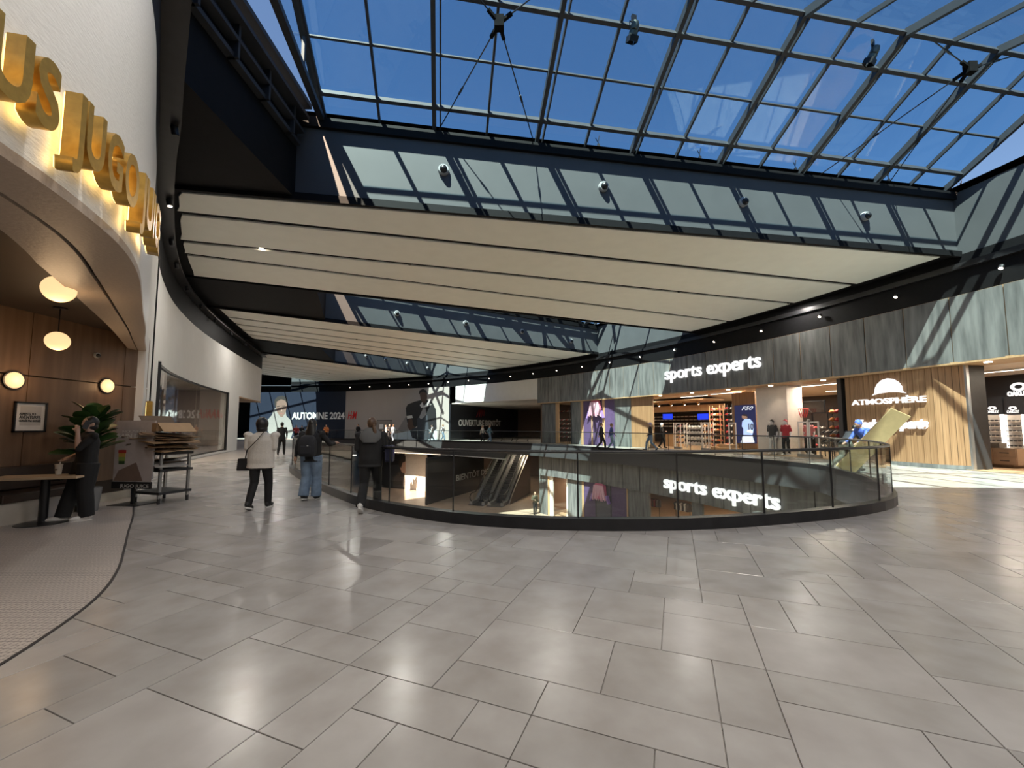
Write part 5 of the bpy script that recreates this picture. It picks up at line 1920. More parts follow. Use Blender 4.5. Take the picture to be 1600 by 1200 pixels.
# fiddle-leaf plant
pp = Vector((-7.55, 7.42, 0))
t = thing('potted_plant', 'leafy fiddle-leaf plant in a grey pot behind the person on the phone', 'plant', pp)
m = MB(); m.lathe([(0, 0), (.13, 0), (.17, .40), (.165, .42), (.15, .40), (0, .38)], 22); m.obj('pot', flat('grey pot', (.20, .20, .20)), t, smooth=True)
m = MB(); m.tube([(0, 0, .36), (.01, .02, .9), (-.02, .0, 1.5)], [.018, .014, .008], 8); m.obj('stem', flat('brown stem', (.10, .07, .04)), t)
lf = MB(); W_ = [(0, 0), (.05, .04), (.11, .14), (.09, .24), (.10, .30), (.05, .36), (0, .38)]
ptsl = [Vector((x, y, -.25 * y * y + abs(x) * .25)) for x, y in W_] + [Vector((-x, y, -.25 * y * y + abs(x) * .25)) for x, y in W_[-2:0:-1]]
nn_ = len(ptsl); lf.smooth = True
lf.add([Vector((0, y, -.25 * y * y)) for y in (.02, .15, .28)] + ptsl, [(0, 3 + i, 3 + (i + 1) % nn_) if i < 2 or i >= nn_ - 2 else ((1, 3 + i, 3 + (i + 1) % nn_) if i < 4 or i >= nn_ - 4 else (2, 3 + i, 3 + (i + 1) % nn_)) for i in range(nn_)] + [(0, 1, 5), (0, nn_ + 1, 1), (1, 2, 7), (1, nn_ - 1, 2)])
lme = lf.mesh('leaf'); lme.materials.append(flat('leaf green', (.035, .085, .02), .35, amt=.35, scale=5, rnd=.3))
rg = random.Random(4)
for i in range(46):
    f = i / 45
    o = bpy.data.objects.new('leaf', lme); COL.objects.link(o); o.parent = t
    o.location = (rg.uniform(-.03, .03), rg.uniform(-.03, .03), 1.0 + .66 * f)
    s = rg.uniform(.95, 1.35) * (1.2 - .35 * f); o.scale = (s, s, s)
    o.rotation_euler = (math.radians(rg.uniform(5, 40) + 30 * f), math.radians(rg.uniform(-20, 20)), rg.uniform(0, 6.28))
# poster stand
ps = G(207, 788, 0)
t = thing('poster_stand', 'black-footed poster stand with a pale drink poster beside the cart', 'sign', (ps.x, ps.y, 0), math.radians(-6))
px = lambda u: (u - 216) / 640 * ps.y
pz = lambda v: zat(216, v, ps)
m = MB(); m.box(-.30, .30, -.22, .22, 0, .012); m.obj('base_plate', m_blackmetal, t)
m = MB(); m.box(-.03, .03, -.02, .02, .01, pz(752)); m.obj('post', m_blackmetal, t)
zb_, zt_ = pz(762 - 14), pz(657)
x0, x1 = px(183), px(250)
m = MB(); m.box(x0, x1, -.045, -.02, zb_, zt_); fr = m.obj('frame', flat('poster edge', (.45, .42, .41)), t)
m = MB(); m.box(x0 + .01, x1 - .01, -.05, -.045, pz(752), zt_ - .01); pa_ = m.obj('poster', flat('poster pink grey', (.52, .46, .45)), t)
m = MB(); m.box(x0 - .01, x1 - .02, -.055, -.015, pz(763), pz(752.5)); m.obj('name_band', m_blackmetal, t)
words(t, 'JUGO JUICE', x0 + .18, pz(761), .09, SHW, 'band_letter', ext=.001, y=-.057, width=.62, each=False)
words(t, 'NOUVEAU', x0 + .15, pz(676), .07, SHW, 'poster_line', ext=.001, y=-.052, width=.5, each=False)
words(t, 'BAIN DE', x0 + .04, pz(684), .11, SHW, 'poster_line', ext=.001, off=.004, y=-.052, width=.55, each=False)
for k, (v0, w0) in enumerate(((696, .16), (699, .13))):
    m = MB(); m.box(x0 + .05, x0 + .05 + w0, -.052, -.05, pz(v0 + 1), pz(v0)); m.obj('poster_rule', flat('print grey', (.50, .48, .46)), t)
# printed cup on the poster: red fruit, yellow and green layers, dark base
for v0, v1, w0, c in ((703, 708, .085, (.45, .04, .03)), (708, 714, .075, (.60, .35, .08)), (714, 720, .07, (.30, .40, .10)), (720, 725, .065, (.04, .08, .03))):
    m = MB(); xc = px(197); m.box(xc - w0, xc + w0, -.053, -.05, pz(v1), pz(v0)); m.obj('printed_drink', flat('drink %d' % v0, c), t)
m = MB(); m.add([(x0 + .02, -.0515, pz(751)), (px(235), -.0515, pz(751)), (px(222), -.0515, pz(722)), (x0 + .12, -.0515, pz(735))], [(0, 1, 2, 3)]); m.obj('printed_table', flat('poster brown', (.22, .15, .12)), t)
# gold plaque lit from behind, on the pillar
pq = Vector((-8.75, 9.75, 0)); pq = Vector((*wall_at(SL[I_JAMB] + .75)[0], 0)); nq = -wall_at(SL[I_JAMB] + .75)[1]
t = thing('gold_plaque', 'square gold plaque with a warm glow on the white pillar', 'sign', (pq.x, pq.y, 0), math.atan2(nq.y, nq.x) + math.pi / 2)
m = MB(); m.box(-.55, .35, -.16, -.06, 1.66, 2.08); m.obj('plate', m_gold, t)
m = MB(); m.box(-.52, .32, -.06, -.05, 1.69, 2.05); m.obj('backlight', m_back, t)
m = MB(); m.box(-.3, .1, -.06, 0, 1.75, 2.0); m.obj('bracket', m_blackmetal, t)

# ---- cart with flattened cardboard
cq = G(252, 783, 0)
CA = math.radians(-18)
ct = thing('utility_cart', 'grey two-shelf utility cart loaded with flattened cardboard', 'cart', (cq.x, cq.y, 0), CA)
for x in (-.34, .34):
    for y in (-.26, .26):
        m = MB(); m.box(x - .022, x + .022, y - .022, y + .022, .10, .98); m.obj('leg', m_chrome, ct)
        m = MB(); m.tube([(x, y, .0), (x, y, .11)], .028, 10); m.obj('caster', m_dark, ct)
for z in (.18, .62, .95):
    m = MB(); m.box(-.40, .40, -.30, .30, z, z + .05); m.obj('shelf', m_dark, ct)
rg = random.Random(9)
cbm = [flat('cardboard light', (.40, .26, .14), .8), flat('cardboard mid', (.24, .155, .09), .8), flat('cardboard dark', (.12, .08, .05), .8), flat('cardboard pale', (.42, .40, .38), .8)]
Mc = Matrix.Translation(ct.location) @ Matrix.Rotation(CA, 4, 'Z')
z = 1.005
for i in range(17):
    sx, sy = rg.uniform(.38, .62), rg.uniform(.26, .40)
    m = MB()
    b1 = rg.uniform(.2, .5)
    m.add([(-sx, -sy, 0), (b1 * sx, -sy, .0), (b1 * sx, sy, .0), (-sx, sy, 0), (sx, -sy, -.03), (sx, sy, -.03)] + [(-sx, -sy, .012), (b1 * sx, -sy, .012), (b1 * sx, sy, .012), (-sx, sy, .012), (sx, -sy, -.018), (sx, sy, -.018)],
          [(0, 1, 2, 3), (1, 4, 5, 2), (6, 9, 8, 7), (7, 8, 11, 10), (0, 6, 7, 1), (1, 7, 10, 4), (4, 10, 11, 5), (5, 11, 8, 2), (2, 8, 9, 3), (3, 9, 6, 0)])
    o = tag(m.obj('cardboard_sheet', cbm[i % 3] if i < 13 else cbm[1]), '%s flattened cardboard box from the bottom of the pile on the cart' % (ORD[i] if i < 16 else 'topmost'), 'cardboard', 'flattened boxes on the cart')
    o.matrix_world = Mc @ Matrix.Translation((rg.uniform(-.12, .12), rg.uniform(-.06, .06), z + .03)) @ Matrix.Rotation(rg.uniform(-.5, .5), 4, 'Z') @ Matrix.Rotation(rg.uniform(-.09, .09), 4, 'X') @ Matrix.Rotation(rg.uniform(-.06, .06), 4, 'Y')
    z += .021
# open box on top
bx = thing('cardboard_box', 'open tan cardboard box on top of the pile on the cart', 'box', Mc @ Vector((.0, -.06, z + .06)), CA - .1)
for x0, x1, y0, y1, nm in ((-.46, .40, -.30, -.288, 'side'), (-.46, .40, .288, .30, 'side'), (-.46, -.448, -.30, .30, 'end'), (.388, .40, -.30, .30, 'end')):
    m = MB(); m.box(x0, x1, y0, y1, 0, .15); m.obj(nm, cbm[0], bx)
m = MB(); m.box(-.46, .40, -.30, .30, -.01, 0); m.obj('bottom', cbm[1], bx)
m = MB(); m.box(0, .30, -.28, .28, 0, .01); o = m.obj('flap', cbm[0], bx); o.location = (.39, 0, .15); o.rotation_euler = (0, math.radians(35), 0)
m = MB(); m.box(0, .26, -.28, .28, 0, .01); o = m.obj('flap', cbm[2], bx); o.location = (-.20, .05, .14); o.rotation_euler = (0, math.radians(-140), 0)
for i, (x, y, a, mm, lb) in enumerate(((-.05, .02, .2, 2, 'dark cardboard sheet lying on the middle shelf of the cart'), (.18, -.05, -.3, 3, 'pale printed cardboard sheet sticking out of the middle shelf of the cart'), (-.18, -.06, .1, 1, 'brown cardboard sheet tilted on the middle shelf of the cart'))):
    m = MB(); m.box(-.34, .34, -.26, .26, 0, .014)
    o = tag(m.obj('cardboard_sheet', cbm[mm]), lb, 'cardboard')
    o.matrix_world = Mc @ Matrix.Translation((x, y, .74 + .03 * i)) @ Matrix.Rotation(a, 4, 'Z') @ Matrix.Rotation(.16 * (1 if i % 2 else -1), 4, 'Y')

# ================================================================== SHOP CONTENTS
def spot_on(u, r, z=0.0):
    th = TH(u, r)
    return A(th, r, z), math.radians(th - 90)


shoe = MB(); shoe.smooth = True
shoe.loft([[Vector((.045 * w * math.cos(2 * math.pi * i / 8), y, .05 * h + .05 * h * math.sin(2 * math.pi * i / 8))) for i in range(8)] for y, w, h in ((-.15, .5, .5), (-.10, 1, .8), (.02, 1, 1.0), (.10, .95, 1.5), (.14, .5, 1.5))])
SHOES = {}
def item(kind, col, label, grp, M):
    key = (kind, col)
    if key not in SHOES:
        if kind == 'shoe':
            me = shoe.mesh('shoe')
        elif kind == 'ball':
            b = MB(); b.smooth = True; b.ball((0, 0, .11), .12, n=10, m=6); me = b.mesh('ball')
        elif kind == 'cap':
            b = MB(); b.smooth = True; b.ball((0, 0, .05), .10, .11, .085, 10, 6); b.ball((0, -.12, .04), .075, .07, .012, 8, 4); me = b.mesh('cap')
        elif kind == 'shoebox':
            b = MB(); b.box(-.14, .14, -.08, .08, 0, .11); b.box(-.145, .145, -.085, .085, .085, .115); me = b.mesh('shoebox')
        else:
            b = MB(); b.loft([[Vector((x * w, y * .05, z)) for x, y in ((-1, -1), (1, -1), (1.15, 0), (1, 1), (-1, 1), (-1.15, 0))] for z, w in ((0, .20), (.3, .19), (.48, .23), (.56, .10))]); me = b.mesh('jersey')
        me.materials.append(flat('goods ' + str(col), col, .55))
        SHOES[key] = me
    nm = {'shoe': 'running_shoe', 'ball': 'sports_ball', 'cap': 'baseball_cap', 'shoebox': 'shoe_box', 'jersey': 'hanging_jersey'}[kind]
    o = bpy.data.objects.new(nm, SHOES[key]); COL.objects.link(o)
    o.matrix_world = M
    return tag(o, label, {'shoe': 'shoe', 'ball': 'ball', 'cap': 'cap', 'shoebox': 'box', 'jersey': 'jersey'}[kind], grp)


def rack(u, r, w, hs, label, items, glabel, frame=None, dep=.34, z0=0.0, scale=1.0):
    """open shelf rack; items: list per shelf of (kind, colour, count)"""
    p, rz = spot_on(u, r, z0)
    t = thing('display_rack', label, 'rack', p, rz)
    fm = frame or flat('white rack metal', (.72, .68, .62), .4)
    top = hs[-1] + .32
    for x in (-w / 2, w / 2):
        for y in (-dep / 2, dep / 2):
            m = MB(); m.box(x - .02, x + .02, y - .02, y + .02, 0, top); m.obj('upright', fm, t)
    for h in hs:
        m = MB(); m.box(-w / 2, w / 2, -dep / 2, dep / 2, h - .025, h); m.obj('shelf', fm, t)
    M0 = Matrix.Translation(p) @ Matrix.Rotation(rz, 4, 'Z')
    for h, its in zip(hs, items):
        kind, cols, n = its
        for i in range(n):
            x = -w / 2 + w * (i + .5) / n
            item(kind, cols[i % len(cols)], '%s, %s shelf up' % (glabel, ORD[hs.index(h)]), glabel, M0 @ Matrix.Translation((x, -.03, h + .002)) @ Matrix.Scale(scale, 4))
    return t


WHT, BLK, RED, GRY, ORG, TANC, PNK = (.70, .66, .60), (.02, .02, .02), (.45, .04, .04), (.22, .21, .20), (.55, .22, .06), (.40, .26, .12), (.60, .10, .22)
rack(1086, RO + 2.0, 1.25, (.25, .62, .99, 1.36), 'white rack of pale balls at the sports shop entrance', [('ball', (WHT,), 5)] * 4, 'pale ball on the white rack at the shop entrance')
rack(1062, RO + 2.6, .9, (.3, .7, 1.1, 1.5), 'white rack of dark shoes beside the pale balls', [('shoe', (BLK, GRY, RED), 5)] * 4, 'dark shoe on the white rack beside the pale balls')
rack(1104, RO + 2.4, .7, (.3, .7, 1.1, 1.5), 'narrow white rack of tan shoes beside the pale balls', [('shoe', (TANC, ORG), 4)] * 4, 'tan shoe on the narrow white rack')
rack(1119, RO + 3.2, .8, (.2, .55, .9, 1.25, 1.6, 1.95, 2.3, 2.65), 'tall rack of red and white caps near the oak pillar', [('cap', (RED, WHT, ORG), 4)] * 8, 'red or white cap on the tall rack', m_wood_lt)
rack(1140, RO + 3.6, .6, (.3, .7, 1.1, 1.5, 1.9, 2.3, 2.7), 'tall dark rack of red goods beside the football screen', [('cap', (RED, BLK, WHT), 3)] * 7, 'cap on the tall dark rack beside the football screen', m_dark)
rack(1060, RO + 10.4, 6.4, (1.5, 1.8, 2.1, 2.4), 'long dark shelf wall of white shoe boxes at the back of the shop', [('shoebox', (WHT,), 15)] * 4, 'white shoe box on the dark back wall', m_dark, .3)
rack(882, RO + 1.6, 1.5, (.5, .9, 1.3, 1.7, 2.1, 2.9), 'shelf of shoes behind the narrow shop window', [('shoe', (WHT, GRY, RED), 8)] * 6, 'shoe on the shelf behind the narrow shop window', m_dark)
rack(1313, RO + 2.2, 1.0, (1.0, 1.4, 1.8, 2.2), 'wall rack of orange and red caps beside the oak wall', [('cap', (ORG, RED, WHT), 4)] * 4, 'orange or red cap on the rack beside the oak wall', m_dark, scale=1.25)
rack(1247, RO + 2.6, 1.3, (.35, .75, 1.15), 'black rack of dark jerseys behind the red-shirted mannequin', [('shoebox', (GRY, BLK), 5)] * 3, 'dark box on the black rack behind the mannequins', m_dark)
rack(1300, RO + 1.9, 1.1, (.3, .75, 1.2), 'black rack of skates beside the caps', [('shoe', (BLK, GRY), 6)] * 3, 'dark skate on the black rack beside the caps', m_dark)
rack(1270, RO + 4.5, 1.3, (.4, .9, 1.4), 'rack of red goods under the basketball backboard', [('cap', (RED, GRY, WHT), 6)] * 3, 'cap on the rack under the basketball backboard', m_dark)
# jerseys on rails
def rail_rack(u, r, n, cols, label, gl, z0=0.0, w=1.2):
    p, rz = spot_on(u, r, z0)
    t = thing('garment_rail', label, 'rail', p, rz)
    for x in (-w / 2, w / 2):
        m = MB(); m.tube([(x, 0, .02), (x, 0, 1.45)], .02, 8); m.obj('upright', m_blackmetal, t)
        m = MB(); m.box(x - .03, x + .03, -.25, .25, 0, .03); m.obj('foot', m_blackmetal, t)
    m = MB(); m.tube([(-w / 2, 0, 1.45), (w / 2, 0, 1.45)], .018, 8); m.obj('bar', m_blackmetal, t)
    M0 = Matrix.Translation(p) @ Matrix.Rotation(rz, 4, 'Z')
    for i in range(n):
        item('jersey', cols[i % len(cols)], gl, gl, M0 @ Matrix.Translation((-w / 2 + w * (i + .5) / n, 0, .88)) @ Matrix.Rotation(math.pi / 2.6, 4, 'Z') @ Matrix.Scale(1.0, 4))


rail_rack(1016, RL + 6, 7, (BLK, (.10, .02, .025)), 'black garment rail with dark jackets in the lower shop', 'dark jacket on the rail in the lower shop', ZL)
rail_rack(1062, RL + 6.5, 7, (BLK, GRY), 'black garment rail beside the lower stone pier', 'grey or black jacket on the rail beside the lower stone pier', ZL)
rail_rack(1112, RL + 3.4, 7, (RED, BLK), 'garment rail of red tops under the lower sign', 'red or black top on the rail under the lower sign', ZL)
rail_rack(1165, RL + 1.5, 6, (RED, WHT), 'garment rail of red and white tops at the edge of the lower shop', 'red or white top on the rail at the edge of the lower shop', ZL)
# garments behind the curved shop window
def kpos(k, off):
    p = WALL[k] + WSIDE[k] * off
    return Vector((p.x, p.y, 0)), math.atan2(-WSIDE[k].y, -WSIDE[k].x) + math.pi / 2


for k, off, cols, lb in ((k_of_y(19.3), 1.6, (BLK, (.05, .045, .045)), 'rail of long black coats behind the curved shop window'), (k_of_y(22.2), 1.8, ((.16, .15, .14), BLK), 'rail of grey coats near the far end of the curved shop window')):
    p, rz = kpos(k, off)
    t = thing('garment_rail', lb, 'rail', p, rz)
    m = MB(); m.tube([(-.8, 0, 0), (-.8, 0, 1.8), (.8, 0, 1.8), (.8, 0, 0)], .02, 8); m.obj('frame', flat('copper tube', (.35, .10, .08), .35, metal=.6), t)
    for i in range(6):
        mm = MB(); mm.loft([[Vector((x * w, y * .07, z)) for x, y in ((-1, -1), (1, -1), (1.2, 0), (1, 1), (-1, 1), (-1.2, 0))] for z, w in ((.35, .26), (1.0, .23), (1.5, .27), (1.68, .10))])
        o = mm.obj('long_coat', flat('coat %s' % str(cols[i % 2]), cols[i % 2])); tag(o, lb.replace('rail of ', '').replace('coats', 'coat'), 'coat', lb)
        o.matrix_world = Matrix.Translation(p) @ Matrix.Rotation(rz, 4, 'Z') @ Matrix.Translation((-.65 + .26 * i, 0, .08)) @ Matrix.Rotation(1.2, 4, 'Z')
for i, y in enumerate((14.8, 16.6, 18.4, 20.2)):
    p, rz = kpos(k_of_y(y), 2.6)
    linear_lamp((p.x, p.y, 3.72), rz, 1.2, 150, '%s track lamp behind the curved shop window, counted from the juice bar' % ORD[i], 'track lamps behind the curved window')
p, rz = kpos(k_of_y(16.3), 5.15)
t = thing('brown_panel', 'tall brown panelled backdrop behind the curved shop window', 'panel', p, rz)
for i in range(4):
    m = MB(); m.box(-2.0 + i, -1.01 + i, -.08, 0, 0, 3.5); m.obj('board', flat('brown backdrop', (.10, .055, .04)), t)

# football screen on its oak pillar
p, rz = spot_on(1163, RO + 1.9)
t = thing('screen_pillar', 'oak pillar with a lit football poster screen showing a player with number 10', 'display', p, rz)
FP2 = Flat(p, rz)
w_ = FP2(1182, 660)[0] - FP2(1145, 660)[0]
xl, xr = FP2(1145, 660)[0], FP2(1181, 660)[0]
m = MB(); m.box(xl, xr, 0, .5, 0, 3.6); m.obj('pillar', m_wood, t)
a, b = FP2(1150.5, 692), FP2(1180.5, 632)
m = MB(); m.box(a[0], b[0], -.05, 0, a[1], b[1]); m.obj('screen', emis('navy screen', (.012, .016, .06), 1.0), t)
S_ = lambda l: [(1000 + x / 8, 600 + y / 8) for x, y in l]
sky_, wht_, dk_ = emis('screen pale blue', (.42, .58, .85), .9), emis('screen white', (.85, .88, .95), .9), emis('screen dark', (.03, .025, .03), .5)
printed(t, FP2, S_([(1285, 470), (1320, 435), (1380, 435), (1420, 480), (1430, 560), (1410, 650), (1300, 660), (1300, 560), (1280, 530)]), sky_, 'player_shirt', -.06)
printed(t, FP2, S_([(1290, 655), (1415, 650), (1440, 732), (1265, 735)]), wht_, 'player_shorts', -.062)
printed(t, FP2, S_([(1345, 580), (1390, 570), (1425, 605), (1400, 612), (1350, 600)]), wht_, 'player_arm', -.066)
printed(t, FP2, S_([(1280, 415), (1285, 390), (1310, 378), (1345, 390), (1350, 425), (1320, 440), (1290, 432)]), emis('screen skin', (.30, .18, .12), .8), 'player_head', -.064)
printed(t, FP2, S_([(1285, 395), (1300, 375), (1340, 380), (1352, 410), (1325, 400), (1300, 398)]), dk_, 'player_hair', -.068)
a, b = FP2(1169, 670), FP2(1177, 662)
words(t, '10', a[0], a[1] - .05, .52, dk_, 'shirt_number', ext=.002, off=.012, y=-.07, width=(b[0] - a[0]) * 1.15)
a, b = FP2(1159, 641), FP2(1176, 638)
words(t, 'F50', a[0], a[1], .30, wht_, 'screen_title', ext=.002, y=-.06, width=b[0] - a[0], shear=.4)
# blue price screens
for u, lb in ((1043, 'blue screen hung over the shoe wall, left of the two'), (1098, 'blue screen hung over the shoe wall, right of the two')):
    p, rz = spot_on(u, RO + 9, 0)
    t = thing('blue_screen', lb, 'screen', (p.x, p.y, zat(u, 651, p)), rz, 'blue screens')
    m = MB(); m.box(-.5, .5, -.03, .03, -.25, .25); m.obj('panel', emis('blue display', (.02, .06, .9), .9), t)
    m = MB(); m.box(-.53, .53, .0, .06, -.28, .28); m.obj('bezel', m_dark, t)
    m = MB(); m.tube([(0, .03, .28), (0, .03, 1.2)], .02, 6); m.obj('hanger', m_blackmetal, t)
# white column
p, rz = spot_on(1206, RO + .9)
FPc = Flat(p, rz)
m = MB(); m.box(FPc(1183, 660)[0], FPc(1231, 660)[0], 0, 1.2, 0, 3.72)
o = m.obj('column_1', m_shopwhite); o.location = p; o.rotation_euler = (0, 0, rz); struct(o, 'white plaster column between the two shop entrances')
# oak bulkhead with spots
p, rz = spot_on(1062, RO + 6)
t = thing('oak_bulkhead', 'hanging oak ceiling bulkhead inside the sports shop', 'bulkhead', (p.x, p.y, 2.75), rz)
m = MB(); m.box(-4.4, 3.8, 0, .1, 0, .5); m.obj('front_board', m_wood_lt, t)
m = MB(); m.box(-4.4, 3.8, -2.6, 0, .72, .82); m.obj('top_board', m_wood_lt, t)
for i in range(6):
    m = MB(); m.tube([(-3.5 + i * 1.2, -1.4, .70), (-3.5 + i * 1.2, -1.2, .5)], .07, 10); m.obj('track_spot', flat('brass spot', (.5, .32, .15), .4, metal=.5), t)
    m = MB(); m.tube([(-3.5 + i * 1.2, -1.19, .49), (-3.5 + i * 1.2, -1.18, .48)], .06, 10); m.obj('track_lens', m_spot, t)
# mannequins
MW = flat('mannequin white', (.75, .72, .70), .4)
mq = [(1205, RO + .75, flat('dark vest', (.03, .03, .03)), flat('pale leggings', (.62, .60, .56)), flat('black cap', (.015, .015, .015)), 'mannequin in a dark vest and black cap beside the white column'),
      (1226, RO + .7, flat('red tee', (.35, .02, .03)), flat('black shorts', (.012, .012, .012)), flat('red cap', (.30, .02, .03)), 'mannequin in a red shirt, black shorts and red cap beside the white column'),
      (1262, RO + 1.9, flat('white and red top', (.55, .20, .20)), flat('black shorts', (.012, .012, .012)), flat('black cap', (.015, .015, .015)), 'mannequin in a pale top under the basketball hoop')]
for u, r, tp, bt, cp, lb in mq:
    p, rz = spot_on(u, r)
    person('mannequin', lb, (p.x, p.y, .02), 1.86, math.degrees(rz) + 180, tp, bt, MW, MW, cp, 'cap', .06, ('down', 'down'), .95, voxel=.024, cat='mannequin', short_sleeve=True)
# security gates at the entrance
for u, r in ((1058, RO + .8), (1101, RO + .75), (1143, RO + .7), (1253, RO + .6), (1270, RO + .6)):
    p, rz = spot_on(u, r)
    t = thing('security_gate', 'white security gate before the %s' % {1058: 'dark shoe rack', 1101: 'pale ball rack', 1143: 'football screen', 1253: 'red-shirted mannequin', 1270: 'basketball hoop'}[u], 'gate', p, rz, 'security gates')
    fw = flat('gate white', (.70, .66, .62), .4)
    for x in (-.22, .22):
        m = MB(); m.box(x - .025, x + .025, -.03, .03, .08, 1.75); m.obj('upright', fw, t)
    m = MB(); m.box(-.245, .245, -.03, .03, 1.70, 1.76); m.obj('crossbar', fw, t)
    m = MB(); m.box(-.28, .28, -.10, .10, 0, .16); m.obj('base', flat('gate base', (.25, .24, .23)), t)
# basketball hoop
p, rz = spot_on(1266, RO + 2.2)
FB = Flat(p, rz)
t = thing('basketball_hoop', 'basketball backboard with a black frame and red rim in the sports shop', 'hoop', p, rz)
(x0, z0), (x1, z1) = FB(1246, 647), FB(1289, 625)
m = MB()
for a in ((x0, x1, z0, z0 + .06), (x0, x1, z1 - .06, z1), (x0, x0 + .06, z0, z1), (x1 - .06, x1, z0, z1)):
    m.box(a[0], a[1], -.03, .03, a[2], a[3])
m.obj('board_frame', m_blackmetal, t)
m = MB(); m.box(x0, x1, -.005, .005, z0, z1); m.obj('backboard', m_glass_shop, t)
xc = (x0 + x1) / 2 - .2
m = MB(); m.tube([(xc + .23 * math.cos(i * math.pi / 8), -.3 + .23 * math.sin(i * math.pi / 8), z0 + .25) for i in range(16)], .02, 6, True); m.obj('rim', flat('red rim', (.5, .03, .03)), t)
m = MB()
for i in range(12):
    a = i * math.pi / 6
    m.bar((xc + .23 * math.cos(a), -.3 + .23 * math.sin(a), z0 + .25), (xc + .13 * math.cos(a + .4), -.3 + .13 * math.sin(a + .4), z0 - .2), .02)
o = m.obj('net', flat('red net', (.40, .04, .04)), t); o['kind'] = 'stuff'
m = MB(); m.tube([(xc, .05, z0 + .2), (xc, .35, z0), (xc, .45, 0)], .06, 8); m.obj('pole', m_blackmetal, t)
# timber podium inside the entrance
p, rz = spot_on(1128, RO + 1.2)
t = thing('oak_podium', 'low oak podium beside the football screen', 'podium', p, rz)
m = MB(); m.box(-.9, .9, 0, .8, .012, .22); m.obj('plinth', m_wood_lt, t, bevel=.01)
m = MB(); m.box(-.5, .5, .2, .8, .22, .42); m.obj('step', m_wood_lt, t, bevel=.01)
p, rz = spot_on(1049, RO + 3.4)
t = thing('oak_counter', 'plain oak counter behind the person with the white cap', 'counter', p, rz)
m = MB(); m.box(-.6, .6, 0, .6, .012, .95); m.obj('body', m_wood_lt, t)
m = MB(); m.box(-.63, .63, -.03, .63, .95, .99); m.obj('top', m_wood_lt, t)
# soffit downlights
for i, u in enumerate((1033, 1083, 1140, 1207, 1290, 1400, 1552)):
    th = TH(u, RO + .3)
    o = MB().lathe([(0, 0), (.10, 0), (.10, .02), (0, .02)], 16).obj('soffit_downlight', m_spot)
    o.location = A(th, RO + .25, ZB - .085)
    tag(o, '%s round lamp in the oak soffit, counted from the garment banner' % ORD[i], 'lamp', 'round lamps in the oak soffit')
    spot_light('soffit_light', A(th, RO + .25, ZB - .1), (0, 0, -1), 60, 100).parent = None

# ---- eyewear shop
p, rz = spot_on(1575, RO + 6.3)
FO = Flat(p, rz)
t = thing('eyewear_fascia', 'black wall panel with a lit white ring logo and OAKLEY lettering', 'sign', p, rz)
x0, x1 = FO(1524, 600)[0], FO(1680, 600)[0]
z0, z1 = FO(1575, 628)[1], FO(1575, 588)[1]
m = MB(); m.box(x0, x1, 0, .1, z0, z1 + .3); m.obj('panel', m_hoard_dark, t)
def ring_logo(t, F, u, v, w, h, y, m):
    (a, zc), (b, _) = F(u - w / 2, v), F(u + w / 2, v)
    zz = (F(u, v - h / 2)[1] - F(u, v + h / 2)[1]) / 2
    xc, rx = (a + b) / 2, (b - a) / 2
    mb = MB(); n = 28
    for k in range(n):
        a0, a1 = 2 * math.pi * k / n, 2 * math.pi * (k + 1) / n
        q = [(xc + rx * math.cos(a0), zc + zz * math.sin(a0)), (xc + rx * math.cos(a1), zc + zz * math.sin(a1)), (xc + rx * .52 * math.cos(a1), zc + zz * .5 * math.sin(a1)), (xc + rx * .52 * math.cos(a0), zc + zz * .5 * math.sin(a0))]
        mb.add([(x, y, z) for x, z in q] + [(x, y + .03, z) for x, z in q], [(0, 1, 2, 3), (4, 5, 6, 7), (0, 4, 5, 1), (2, 6, 7, 3)])
    mb.obj('ring', m, t)


